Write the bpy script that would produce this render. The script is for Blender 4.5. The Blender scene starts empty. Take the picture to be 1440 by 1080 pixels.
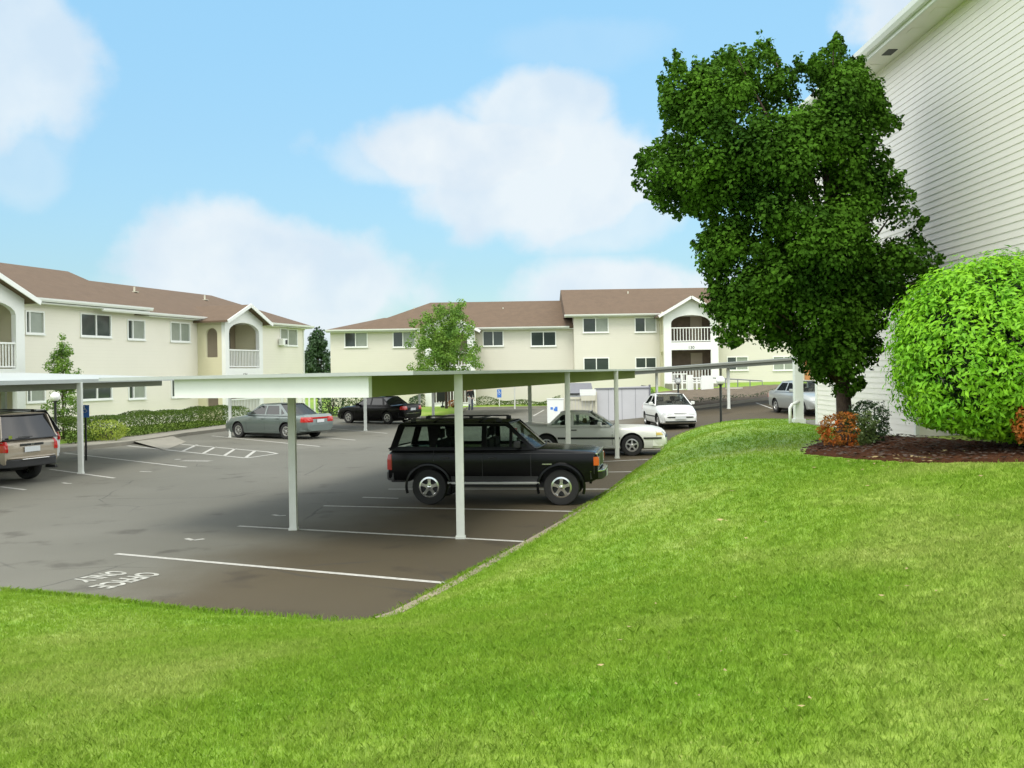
import bpy, bmesh, math, random
import numpy as np
from mathutils import Vector, Matrix
from mathutils.geometry import tessellate_polygon
random.seed(7); RS = np.random.RandomState(11)
SC = bpy.context.scene
COL = SC.collection
PI = math.pi
F = 1400.0; ROLL = math.radians(0.9); PPY = 18.0; EYE = 2.57

# ---------------------------------------------------------------- camera maths (used only to read real positions off the survey)
def ray(px, py):
    x = px - 720.0; y = 540.0 - py - PPY
    c, s = math.cos(ROLL), math.sin(ROLL)
    return Vector(((x*c + y*s)/F, 1.0, (-x*s + y*c)/F))
def atD(px, py, D):
    r = ray(px, py); return Vector((r.x*D, D, EYE + r.z*D))
def onz(px, py, z=0.0):
    r = ray(px, py); D = (z - EYE)/r.z
    return Vector((r.x*D, D, z))

# ---------------------------------------------------------------- tagging
def tag(o, label=None, cat=None, group=None, kind=None):
    if label: o['label'] = label
    if cat: o['category'] = cat
    if group: o['group'] = group
    if kind: o['kind'] = kind
    return o
def empty(name, loc=(0, 0, 0), rz=0.0, label=None, cat=None, group=None):
    o = bpy.data.objects.new(name, None); COL.objects.link(o)
    o.location = loc; o.rotation_euler = (0, 0, rz); o.empty_display_size = 0.3
    return tag(o, label, cat, group)
def children(o): return [c for c in bpy.data.objects if c.parent == o]
def copy_tree(o, parent=None):
    c = o.copy(); COL.objects.link(c)
    if parent is not None: c.parent = parent
    for ch in children(o): copy_tree(ch, c)
    return c

# ---------------------------------------------------------------- materials
MATS = {}
def mat(name, col, rough=0.6, spec=0.5, metal=0.0, noise=None, bump=None, coat=0.0, trans=0.0, alpha=None, emit=None, translucent=0.0, col2=None):
    """noise=(scale, amount[, detail]) mottles between col and col2; bump=(scale, strength)"""
    m = bpy.data.materials.new(name); m.use_nodes = True
    nt = m.node_tree; N = nt.nodes; Lk = nt.links
    b = N['Principled BSDF']; out = N['Material Output']
    b.inputs['Base Color'].default_value = (*col, 1)
    b.inputs['Roughness'].default_value = rough
    b.inputs['Specular IOR Level'].default_value = spec
    b.inputs['Metallic'].default_value = metal
    b.inputs['Coat Weight'].default_value = coat
    b.inputs['Coat Roughness'].default_value = 0.05
    g = N.new('ShaderNodeNewGeometry')
    if noise:
        t = N.new('ShaderNodeTexNoise'); t.inputs['Scale'].default_value = noise[0]
        t.inputs['Detail'].default_value = noise[2] if len(noise) > 2 else 5
        t.inputs['Roughness'].default_value = 0.65
        Lk.new(g.outputs['Position'], t.inputs['Vector'])
        mr = N.new('ShaderNodeMapRange'); mr.inputs['From Min'].default_value = 0.3; mr.inputs['From Max'].default_value = 0.7
        Lk.new(t.outputs['Fac'], mr.inputs['Value'])
        mx = N.new('ShaderNodeMix'); mx.data_type = 'RGBA'
        c2 = col2 if col2 else tuple(max(0, c*(1-noise[1])) for c in col)
        mx.inputs['A'].default_value = (*col, 1); mx.inputs['B'].default_value = (*c2, 1)
        Lk.new(mr.outputs['Result'], mx.inputs['Factor']); Lk.new(mx.outputs['Result'], b.inputs['Base Color'])
    if bump:
        t2 = N.new('ShaderNodeTexNoise'); t2.inputs['Scale'].default_value = bump[0]; t2.inputs['Detail'].default_value = 4
        Lk.new(g.outputs['Position'], t2.inputs['Vector'])
        bp = N.new('ShaderNodeBump'); bp.inputs['Strength'].default_value = bump[1]; bp.inputs['Distance'].default_value = 0.02
        Lk.new(t2.outputs['Fac'], bp.inputs['Height']); Lk.new(bp.outputs['Normal'], b.inputs['Normal'])
    if emit:
        b.inputs['Emission Color'].default_value = (*col, 1); b.inputs['Emission Strength'].default_value = emit
    if translucent > 0:
        tr = N.new('ShaderNodeBsdfTranslucent')
        if noise: Lk.new(mx.outputs['Result'], tr.inputs['Color'])
        else: tr.inputs['Color'].default_value = (*col, 1)
        ms = N.new('ShaderNodeMixShader'); ms.inputs[0].default_value = translucent
        Lk.new(b.outputs[0], ms.inputs[1]); Lk.new(tr.outputs[0], ms.inputs[2]); Lk.new(ms.outputs[0], out.inputs['Surface'])
    if trans > 0:
        tp = N.new('ShaderNodeBsdfTransparent'); tp.inputs['Color'].default_value = (*(alpha or (0.8, 0.85, 0.82)), 1)
        ms = N.new('ShaderNodeMixShader')
        fr = N.new('ShaderNodeFresnel'); fr.inputs['IOR'].default_value = 1.5
        ad = N.new('ShaderNodeMath'); ad.operation = 'ADD'; ad.use_clamp = True; ad.inputs[1].default_value = 1 - trans
        Lk.new(fr.outputs[0], ad.inputs[0]); Lk.new(ad.outputs[0], ms.inputs[0])
        Lk.new(tp.outputs[0], ms.inputs[1]); Lk.new(b.outputs[0], ms.inputs[2]); Lk.new(ms.outputs[0], out.inputs['Surface'])
    MATS[name] = m
    return m

# ---------------------------------------------------------------- mesh builder
class MB:
    def __init__(self): self.v = []; self.f = []; self.mi = []; self.m = 0
    def add(self, vs, fs):
        o = len(self.v); self.v.extend([tuple(p) for p in vs])
        for f in fs: self.f.append(tuple(i+o for i in f)); self.mi.append(self.m)
    def box(self, x0, x1, y0, y1, z0, z1, M=None):
        vs = [(x, y, z) for z in (z0, z1) for y in (y0, y1) for x in (x0, x1)]
        if M is not None: vs = [M @ Vector(p) for p in vs]
        self.add(vs, [(0, 2, 3, 1), (4, 5, 7, 6), (0, 1, 5, 4), (2, 6, 7, 3), (0, 4, 6, 2), (1, 3, 7, 5)])
    def bar(self, a, b, w, h=None, up=(0, 0, 1)):
        a = Vector(a); b = Vector(b); h = h or w
        d = (b-a).normalized(); up = Vector(up)
        if abs(d.dot(up)) > 0.99: up = Vector((1, 0, 0))
        s = d.cross(up).normalized(); u = s.cross(d)
        vs = [p + s*i*w/2 + u*j*h/2 for p in (a, b) for (i, j) in ((-1, -1), (1, -1), (1, 1), (-1, 1))]
        self.add(vs, [(3, 2, 1, 0), (4, 5, 6, 7), (0, 1, 5, 4), (1, 2, 6, 5), (2, 3, 7, 6), (3, 0, 4, 7)])
    def tube(self, pts, rs, n=8, caps=True):
        pts = [Vector(p) for p in pts]
        if not isinstance(rs, (list, tuple)): rs = [rs]*len(pts)
        rings = []
        prev = None
        for i, p in enumerate(pts):
            d = (pts[min(i+1, len(pts)-1)] - pts[max(i-1, 0)]).normalized()
            if prev is None:
                a = Vector((0, 0, 1)) if abs(d.z) < 0.9 else Vector((1, 0, 0))
                s = d.cross(a).normalized()
            else:
                s = (prev - d*prev.dot(d)).normalized()
            prev = s; t = d.cross(s)
            rings.append([p + (s*math.cos(2*PI*k/n) + t*math.sin(2*PI*k/n))*rs[i] for k in range(n)])
        vs = [q for r in rings for q in r]; fs = []
        for i in range(len(rings)-1):
            for k in range(n):
                a = i*n+k; b = i*n+(k+1) % n
                fs.append((a, b, b+n, a+n))
        if caps:
            fs.append(tuple(range(n))[::-1]); fs.append(tuple((len(rings)-1)*n+k for k in range(n)))
        self.add(vs, fs)
    def lathe(self, prof, n=20, M=None, closed=False):
        """prof: (r, z) pairs revolved round local z"""
        vs = []; fs = []; m = len(prof)
        for k in range(n):
            a = 2*PI*k/n
            for r, z in prof: vs.append(Vector((r*math.cos(a), r*math.sin(a), z)))
        for k in range(n):
            for j in range(m if closed else m-1):
                a = k*m+j; b = k*m+(j+1) % m; c = ((k+1) % n)*m+(j+1) % m; d = ((k+1) % n)*m+j
                fs.append((a, d, c, b))
        if M is not None: vs = [M @ p for p in vs]
        self.add(vs, fs)
    def sphere(self, c, r, n=14, m=9, sc=(1, 1, 1)):
        prof = [(math.sin(PI*j/m)*r, -math.cos(PI*j/m)*r) for j in range(m+1)]
        self.lathe(prof, n, Matrix.Translation(c) @ Matrix.Diagonal((*sc, 1)))
    def panel(self, outer, holes=(), fn=None, th=0.1):
        """flat polygon with holes in (a,b), mapped by fn(a,b,depth)->xyz, with real thickness"""
        loops = [list(outer)] + [list(h) for h in holes]
        flat = [p for l in loops for p in l]; n = len(flat)
        tris = tessellate_polygon([[Vector((p[0], p[1], 0)) for p in l] for l in loops])
        vs = [fn(p[0], p[1], 0) for p in flat] + [fn(p[0], p[1], th) for p in flat]
        fs = []
        for t in tris:
            a, b, c = [flat[i] for i in t]
            ar = (b[0]-a[0])*(c[1]-a[1]) - (b[1]-a[1])*(c[0]-a[0])
            if abs(ar) < 1e-9: continue
            t = t if ar > 0 else (t[0], t[2], t[1])
            fs.append(tuple(t)); fs.append((t[0]+n, t[2]+n, t[1]+n))
        o = 0
        for li, l in enumerate(loops):
            m = len(l); ar = sum(l[i][0]*l[(i+1) % m][1]-l[(i+1) % m][0]*l[i][1] for i in range(m))
            flip = (ar < 0) != (li > 0)
            for i in range(m):
                a = o+i; b = o+(i+1) % m
                fs.append((a, a+n, b+n, b) if not flip else (b, b+n, a+n, a))
            o += m
        self.add(vs, fs)
    def build(self, name, mats, parent=None, smooth=False, loc=None, angle=None, bevel=None):
        me = bpy.data.meshes.new(name); me.from_pydata([tuple(p) for p in self.v], [], self.f)
        for m in (mats if isinstance(mats, (list, tuple)) else [mats]): me.materials.append(m)
        if max(self.mi or [0]) > 0: me.polygons.foreach_set('material_index', self.mi)
        if smooth:
            me.polygons.foreach_set('use_smooth', [True]*len(me.polygons))
            if angle:
                me.set_sharp_from_angle(angle=math.radians(angle))
        me.update()
        o = bpy.data.objects.new(name, me); COL.objects.link(o)
        if parent is not None: o.parent = parent
        if loc is not None: o.location = loc
        if bevel:
            b = o.modifiers.new('bevel', 'BEVEL'); b.width = bevel; b.segments = 2; b.limit_method = 'ANGLE'; b.angle_limit = math.radians(50)
        return o
def np_mesh(name, V, Fq, material, parent=None, smooth=False):
    """V (n,3), Fq (m,k) arrays -> object"""
    me = bpy.data.meshes.new(name); k = Fq.shape[1]
    me.vertices.add(len(V)); me.vertices.foreach_set('co', V.astype(np.float32).ravel())
    me.loops.add(Fq.size); me.loops.foreach_set('vertex_index', Fq.astype(np.int32).ravel())
    me.polygons.add(len(Fq)); me.polygons.foreach_set('loop_start', np.arange(0, Fq.size, k, dtype=np.int32))
    me.polygons.foreach_set('loop_total', np.full(len(Fq), k, dtype=np.int32))
    if smooth: me.polygons.foreach_set('use_smooth', np.ones(len(Fq), dtype=bool))
    me.materials.append(material); me.update(calc_edges=True); me.validate()
    o = bpy.data.objects.new(name, me); COL.objects.link(o)
    if parent is not None: o.parent = parent
    return o

# ---------------------------------------------------------------- palette
M = {}
def defmats():
    M['white'] = mat('white_paint', (0.75, 0.77, 0.74), 0.45, noise=(3, 0.05))
    M['trim'] = mat('white_trim', (0.78, 0.79, 0.76), 0.5, noise=(2, 0.05))
    M['post'] = mat('post_paint', (0.66, 0.68, 0.63), 0.45, noise=(4, 0.12))
    M['deck'] = mat('deck_metal', (0.42, 0.45, 0.43), 0.5, noise=(1.5, 0.12))
    M['soffit'] = mat('olive_beam_shade', (0.215, 0.24, 0.085), 0.75, spec=.15, noise=(1.0, 0.1))  # overhang shade and green bounce from the grass, put into the beam colour
    M['greyfascia'] = mat('grey_fascia', (0.20, 0.21, 0.18), 0.5, noise=(1.5, .1))
    M['step'] = mat('step_painted_sheen', (0.85, 0.85, 0.85), 0.4)  # plain near-white in place of the metal's bright reflection
    M['yellowlens'] = mat('pale_yellow_lens', (0.55, 0.42, 0.12), 0.2, coat=.4)
    M['beam2'] = mat('grey_green_beam_shade', (0.20, 0.22, 0.16), 0.4, noise=(1.0, 0.1))  # shaded side of the other carports' beams, painted in as grey-green
    M['asphalt'] = asphalt()
    M['line'] = mat('road_paint', (0.55, 0.54, 0.49), 0.7, noise=(14, 0.45, 8))
    M['worn'] = mat('worn_road_paint', (0.38, 0.37, 0.33), 0.8, noise=(20, 0.6, 8))
    M['roadtext'] = mat('worn_white_lettering', (0.50, 0.50, 0.45), 0.75, noise=(9, 0.6, 8), col2=(0.24, 0.235, 0.2))
    M['concrete'] = mat('concrete', (0.26, 0.245, 0.20), 0.85, noise=(1.2, 0.25, 8), bump=(40, 0.3))
    M['curb'] = mat('curb_concrete', (0.33, 0.28, 0.2), 0.85, noise=(2.5, 0.4, 8), bump=(40, 0.3))
    M['grass'] = grassmat('lawn_soil', 0)
    M['blade'] = grassmat('grass_blade', 0.35)
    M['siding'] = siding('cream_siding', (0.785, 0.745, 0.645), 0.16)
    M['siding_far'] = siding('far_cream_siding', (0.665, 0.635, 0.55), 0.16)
    M['soil'] = mat('bare_soil', (0.15, 0.115, 0.075), 0.95, noise=(3, 0.5, 8), bump=(30, .8))
    M['bigside'] = mat('lap_siding', (0.84, 0.80, 0.75), 0.5, noise=(2.5, 0.05))
    M['yellow'] = siding('yellow_siding', (0.62, 0.58, 0.40), 0.16)
    M['roof'] = mat('brown_shingle', (0.132, 0.088, 0.055), 0.9, noise=(2.2, 0.22, 9), bump=(25, 0.6))
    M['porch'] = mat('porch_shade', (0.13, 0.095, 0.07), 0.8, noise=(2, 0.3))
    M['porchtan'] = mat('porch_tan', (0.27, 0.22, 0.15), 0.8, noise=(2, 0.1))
    M['door'] = mat('door_panel', (0.30, 0.25, 0.19), 0.5)
    M['glass'] = mat('window_glass', (0.045, 0.06, 0.055), 0.06, spec=0.7, noise=(0.8, 0.3))
    M['blind'] = mat('window_blind', (0.30, 0.33, 0.28), 0.15, spec=0.6, noise=(1.3, 0.2))
    M['black'] = mat('black_metal', (0.015, 0.017, 0.016), 0.45)
    M['rubber'] = mat('tyre_rubber', (0.018, 0.018, 0.018), 0.85)
    M['plastic'] = mat('black_plastic', (0.02, 0.02, 0.021), 0.55)
    M['chrome'] = mat('chrome', (0.75, 0.75, 0.74), 0.16, metal=1.0)
    M['alloy'] = mat('alloy', (0.55, 0.55, 0.54), 0.32, metal=0.75)
    M['carglass'] = mat('car_glass', (0.01, 0.013, 0.012), 0.03, spec=0.6, trans=0.95, alpha=(0.78, 0.84, 0.80))
    M['tint'] = mat('tinted_glass', (0.012, 0.012, 0.014), 0.03, spec=0.6, trans=0.7, alpha=(0.16, 0.16, 0.17))
    M['interior'] = mat('car_interior', (0.03, 0.028, 0.027), 0.85)
    M['greyint'] = mat('grey_interior', (0.13, 0.12, 0.11), 0.85)
    M['red'] = mat('tail_lens', (0.45, 0.015, 0.012), 0.12, coat=0.5)
    M['amber'] = mat('amber_lens', (0.55, 0.10, 0.012), 0.15, coat=0.5)
    M['lens'] = mat('head_lens', (0.55, 0.57, 0.56), 0.1, coat=0.6, noise=(30, 0.35))
    M['plate'] = mat('number_plate', (0.6, 0.62, 0.63), 0.5)
    M['blue'] = mat('sign_blue', (0.06, 0.19, 0.58), 0.5)
    M['globe'] = mat('globe_glass', (0.85, 0.86, 0.84), 0.25)
    M['bark'] = mat('bark', (0.085, 0.055, 0.04), 0.9, noise=(12, 0.5), bump=(30, 0.8))
    M['mulch'] = mat('bark_mulch', (0.105, 0.042, 0.020), 0.95, spec=.1, noise=(18, 0.7, 10), bump=(60, 1.0))
    M['deadleaf'] = mat('fallen_leaf', (0.42, 0.33, 0.15), 0.8, noise=(9, 0.5))
    M['greywall'] = mat('grey_fence_panel', (0.50, 0.50, 0.52), 0.6, noise=(0.8, 0.1))
    M['greydark'] = mat('grey_lid', (0.17, 0.175, 0.2), 0.5, noise=(2, 0.15))
    M['cream'] = mat('cream_board', (0.55, 0.53, 0.43), 0.6, noise=(2, 0.1))
    M['brick'] = mat('orange_timber', (0.4, 0.17, 0.06), 0.7)
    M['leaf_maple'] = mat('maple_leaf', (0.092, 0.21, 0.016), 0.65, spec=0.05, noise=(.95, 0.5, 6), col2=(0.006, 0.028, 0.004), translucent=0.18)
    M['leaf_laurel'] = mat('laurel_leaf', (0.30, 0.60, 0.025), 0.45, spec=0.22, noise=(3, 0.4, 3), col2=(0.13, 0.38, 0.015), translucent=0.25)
    M['leaf_light'] = mat('young_leaf', (0.21, 0.34, 0.045), 0.6, spec=.25, noise=(1.2, 0.5, 3), col2=(0.09, 0.2, 0.03), translucent=0.3)
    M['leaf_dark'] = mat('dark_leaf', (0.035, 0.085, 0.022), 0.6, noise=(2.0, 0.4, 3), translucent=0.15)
    M['leaf_hedge'] = mat('hedge_leaf', (0.085, 0.135, 0.02), 0.85, spec=0.1, noise=(2.5, 0.4, 3), col2=(0.055, 0.10, 0.02), translucent=0.2)
    M['leaf_yellow'] = mat('yellow_leaf', (0.36, 0.46, 0.05), 0.5, noise=(4, 0.3, 3), translucent=0.3)
    M['leaf_red'] = mat('red_leaf', (0.50, 0.105, 0.014), 0.6, spec=.2, noise=(6, 0.5, 3), col2=(0.22, 0.15, 0.03), translucent=0.25)
    M['leaf_var'] = mat('variegated_leaf', (0.16, 0.22, 0.05), 0.5, noise=(3.5, 0.5, 3), col2=(0.05, 0.1, 0.025), translucent=0.25)

def asphalt():
    m = bpy.data.materials.new('asphalt'); m.use_nodes = True
    nt = m.node_tree; N = nt.nodes; L = nt.links; b = N['Principled BSDF']
    g = N.new('ShaderNodeNewGeometry')
    def nz(s, d=6):
        t = N.new('ShaderNodeTexNoise'); t.inputs['Scale'].default_value = s; t.inputs['Detail'].default_value = d
        L.new(g.outputs['Position'], t.inputs['Vector']); return t
    r = N.new('ShaderNodeValToRGB'); r.color_ramp.elements[0].position = 0.3; r.color_ramp.elements[0].color = (0.105, 0.101, 0.078, 1)
    r.color_ramp.elements[1].position = 0.7; r.color_ramp.elements[1].color = (0.142, 0.137, 0.110, 1)
    L.new(nz(0.22, 8).outputs['Fac'], r.inputs[0])
    # old stained strip where cars stand (real wear, between the kerb and the stall mouths)
    sx = N.new('ShaderNodeSeparateXYZ'); L.new(g.outputs['Position'], sx.inputs[0])
    a = N.new('ShaderNodeMath'); a.operation = 'MULTIPLY_ADD'; a.inputs[1].default_value = -0.29
    L.new(sx.outputs['Y'], a.inputs[0]); L.new(sx.outputs['X'], a.inputs[2])
    nn = N.new('ShaderNodeMath'); nn.operation = 'MULTIPLY_ADD'; nn.inputs[1].default_value = 2.2; L.new(nz(0.8, 6).outputs['Fac'], nn.inputs[0]); L.new(a.outputs[0], nn.inputs[2])
    mr = N.new('ShaderNodeMapRange'); mr.interpolation_type = 'SMOOTHSTEP'
    mr.inputs['From Min'].default_value = -8.3; mr.inputs['From Max'].default_value = -5.6
    L.new(nn.outputs[0], mr.inputs['Value'])
    mx = N.new('ShaderNodeMix'); mx.data_type = 'RGBA'; mx.blend_type = 'MULTIPLY'; mx.inputs['B'].default_value = (0.49, 0.385, 0.235, 1)
    L.new(mr.outputs['Result'], mx.inputs['Factor']); L.new(r.outputs[0], mx.inputs['A'])
    # oil spots
    o = nz(1.05, 5); rr = N.new('ShaderNodeMapRange'); rr.inputs['From Min'].default_value = 0.60; rr.inputs['From Max'].default_value = 0.70
    L.new(o.outputs['Fac'], rr.inputs['Value'])
    m2 = N.new('ShaderNodeMath'); m2.operation = 'MULTIPLY'; m2.inputs[1].default_value = 0.6; L.new(rr.outputs[0], m2.inputs[0])
    mx2 = N.new('ShaderNodeMix'); mx2.data_type = 'RGBA'; mx2.blend_type = 'MULTIPLY'; mx2.inputs['B'].default_value = (0.4, 0.36, 0.33, 1)
    L.new(m2.outputs[0], mx2.inputs['Factor']); L.new(mx.outputs['Result'], mx2.inputs['A'])
    # hairline cracks, here and there
    vo = N.new('ShaderNodeTexVoronoi'); vo.feature = 'DISTANCE_TO_EDGE'; vo.inputs['Scale'].default_value = .32
    wv = N.new('ShaderNodeMix'); wv.data_type = 'VECTOR'; wv.inputs['Factor'].default_value = .12; L.new(g.outputs['Position'], wv.inputs['A']); L.new(nz(1.4, 5).outputs['Color'], wv.inputs['B']); L.new(wv.outputs['Result'], vo.inputs['Vector'])
    cm = N.new('ShaderNodeMapRange'); cm.inputs['From Min'].default_value = .0065; cm.inputs['From Max'].default_value = .002; L.new(vo.outputs['Distance'], cm.inputs['Value'])
    cg = N.new('ShaderNodeMapRange'); cg.inputs['From Min'].default_value = .50; cg.inputs['From Max'].default_value = .58; cg.inputs['To Max'].default_value = .55; L.new(nz(.3, 2).outputs['Fac'], cg.inputs['Value'])
    c3 = N.new('ShaderNodeMath'); c3.operation = 'MULTIPLY'; L.new(cm.outputs[0], c3.inputs[0]); L.new(cg.outputs[0], c3.inputs[1])
    mxc = N.new('ShaderNodeMix'); mxc.data_type = 'RGBA'; mxc.inputs['B'].default_value = (.03, .028, .024, 1); L.new(c3.outputs[0], mxc.inputs['Factor']); L.new(mx2.outputs['Result'], mxc.inputs['A'])
    mx2 = mxc
    # long worn tyre-polished streaks along the aisle
    fine = nz(60, 3); mx3 = N.new('ShaderNodeMix'); mx3.data_type = 'RGBA'; mx3.blend_type = 'OVERLAY'; mx3.inputs['Factor'].default_value = 0.35
    L.new(mx2.outputs['Result'], mx3.inputs['A']); L.new(fine.outputs['Fac'], mx3.inputs['B'])
    L.new(mx3.outputs['Result'], b.inputs['Base Color'])
    b.inputs['Roughness'].default_value = 0.78
    bp = N.new('ShaderNodeBump'); bp.inputs['Strength'].default_value = 0.35; bp.inputs['Distance'].default_value = 0.01
    L.new(nz(90, 2).outputs['Fac'], bp.inputs['Height']); L.new(bp.outputs['Normal'], b.inputs['Normal'])
    return m
def grassmat(name, trans):
    m = bpy.data.materials.new(name); m.use_nodes = True
    nt = m.node_tree; N = nt.nodes; L = nt.links; b = N['Principled BSDF']; out = N['Material Output']
    g = N.new('ShaderNodeNewGeometry')
    def nz(s, d=4, rgh=0.6):
        t = N.new('ShaderNodeTexNoise'); t.inputs['Scale'].default_value = s; t.inputs['Detail'].default_value = d; t.inputs['Roughness'].default_value = rgh
        L.new(g.outputs['Position'], t.inputs['Vector']); return t
    r = N.new('ShaderNodeValToRGB'); e = r.color_ramp.elements
    e[0].position = 0.32; e[0].color = (0.180, 0.350, 0.022, 1)
    e[1].position = 0.68; e[1].color = (0.355, 0.455, 0.100, 1)
    x = e.new(0.5); x.color = (0.240, 0.390, 0.036, 1)
    L.new(nz(0.42, 6, 0.6).outputs['Fac'], r.inputs[0])
    r2 = N.new('ShaderNodeValToRGB'); e = r2.color_ramp.elements
    e[0].position = 0.3; e[0].color = (0.76, 0.80, 0.70, 1); e[1].position = 0.72; e[1].color = (1.15, 1.1, 1.15, 1)
    L.new(nz(14, 3).outputs['Fac'], r2.inputs[0])
    mx = N.new('ShaderNodeMix'); mx.data_type = 'RGBA'; mx.blend_type = 'MULTIPLY'; mx.inputs['Factor'].default_value = 1.0
    L.new(r.outputs[0], mx.inputs['A']); L.new(r2.outputs[0], mx.inputs['B'])
    # dry straw flecks
    mr = N.new('ShaderNodeMapRange'); mr.inputs['From Min'].default_value = 0.63; mr.inputs['From Max'].default_value = 0.75
    L.new(nz(26, 2).outputs['Fac'], mr.inputs['Value'])
    mm = N.new('ShaderNodeMath'); mm.operation = 'MULTIPLY'; mm.inputs[1].default_value = 0.5; L.new(mr.outputs[0], mm.inputs[0])
    mx2 = N.new('ShaderNodeMix'); mx2.data_type = 'RGBA'; mx2.inputs['B'].default_value = (0.55, 0.55, 0.2, 1)
    L.new(mm.outputs[0], mx2.inputs['Factor']); L.new(mx.outputs['Result'], mx2.inputs['A'])
    if not trans:      # the turf surface under the blades: thatch, duller than the blades
        td = N.new('ShaderNodeMix'); td.data_type = 'RGBA'; td.blend_type = 'MULTIPLY'; td.inputs['Factor'].default_value = 1; td.inputs['B'].default_value = (.80, .80, .80, 1)
        L.new(mx2.outputs['Result'], td.inputs['A']); mx2 = td
    L.new(mx2.outputs['Result'], b.inputs['Base Color']); b.inputs['Roughness'].default_value = 0.65; b.inputs['Specular IOR Level'].default_value = 0.25
    if trans:
        tr = N.new('ShaderNodeBsdfTranslucent'); L.new(mx2.outputs['Result'], tr.inputs['Color'])
        ms = N.new('ShaderNodeMixShader'); ms.inputs[0].default_value = trans
        L.new(b.outputs[0], ms.inputs[1]); L.new(tr.outputs[0], ms.inputs[2]); L.new(ms.outputs[0], out.inputs['Surface'])
    return m
def siding(name, col, pitch):
    """horizontal laps as bump plus grime, in world height"""
    m = bpy.data.materials.new(name); m.use_nodes = True
    nt = m.node_tree; N = nt.nodes; L = nt.links; b = N['Principled BSDF']
    g = N.new('ShaderNodeNewGeometry'); s = N.new('ShaderNodeSeparateXYZ'); L.new(g.outputs['Position'], s.inputs[0])
    d = N.new('ShaderNodeMath'); d.operation = 'DIVIDE'; d.inputs[1].default_value = pitch; L.new(s.outputs['Z'], d.inputs[0])
    fr = N.new('ShaderNodeMath'); fr.operation = 'FRACT'; L.new(d.outputs[0], fr.inputs[0])
    bp = N.new('ShaderNodeBump'); bp.invert = True; bp.inputs['Strength'].default_value = 0.22; bp.inputs['Distance'].default_value = 0.02
    L.new(fr.outputs[0], bp.inputs['Height']); L.new(bp.outputs['Normal'], b.inputs['Normal'])
    t = N.new('ShaderNodeTexNoise'); t.inputs['Scale'].default_value = 0.5; t.inputs['Detail'].default_value = 6; L.new(g.outputs['Position'], t.inputs['Vector'])
    mx = N.new('ShaderNodeMix'); mx.data_type = 'RGBA'; mx.inputs['A'].default_value = (*col, 1); mx.inputs['B'].default_value = (*[c*0.88 for c in col], 1)
    L.new(t.outputs['Fac'], mx.inputs['Factor']); L.new(mx.outputs['Result'], b.inputs['Base Color']); b.inputs['Roughness'].default_value = 0.6
    return m
defmats()
# ================================================================ TERRAIN AND LOT
def sstep(t): t = np.clip(t, 0, 1); return t*t*(3-2*t)
def zlot(x, y):
    x = np.asarray(x, float); y = np.asarray(y, float)
    return 0.75*np.clip((x-4)/9, 0, 1.3)*np.clip((y-28)/22, 0, 1.4)
def z1(x, y): return float(zlot(x, y))
NEARPX = [(0, 832), (60, 836), (125, 842), (190, 850), (250, 858), (320, 864), (400, 868), (450, 872), (490, 875), (520, 873), (545, 865), (565, 855), (595, 840), (630, 822), (680, 794), (738, 762), (775, 741), (810, 720), (861, 688), (893, 664), (925, 642)]
EDGE = [tuple(onz(a, b)[:2]) for a, b in NEARPX]
LOT = [(-40, 13.5), (-14, 12.9), (-8, 12.2)] + EDGE + [(5.0, 33.4), (5.5, 35.0), (6.5, 36.0), (9, 36.3), (30, 37), (40, 40), (40, 53), (14, 52.2), (6.4, 50.8), (5.2, 53), (5.0, 69), (-3.2, 69), (-3.2, 59), (-3.8, 56.6), (-5.2, 55.6), (-12.2, 57.5),
       (-13.6, 50), (-14.6, 44), (-15.4, 39), (-16.1, 35), (-17.5, 28), (-20, 20), (-40, 18)]
LOTA = np.array(LOT)
def sdist(X, Y, P=LOTA):
    """signed distance, negative inside"""
    sh = X.shape; X = X.ravel(); Y = Y.ravel(); d = np.full(X.shape, 1e9); ins = np.zeros(X.shape, bool)
    n = len(P)
    for i in range(n):
        ax, ay = P[i]; bx, by = P[(i+1) % n]; ex, ey = bx-ax, by-ay
        t = np.clip(((X-ax)*ex+(Y-ay)*ey)/(ex*ex+ey*ey), 0, 1)
        d = np.minimum(d, np.hypot(X-ax-t*ex, Y-ay-t*ey))
        c = ((ay > Y) != (by > Y)); xx = ax + (Y-ay)/(by-ay+1e-12)*ex
        ins ^= c & (X < xx)
    return np.where(ins, -d, d).reshape(sh)
CP = []
for p in EDGE: CP.append((p[0], p[1], 0.03))
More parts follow.
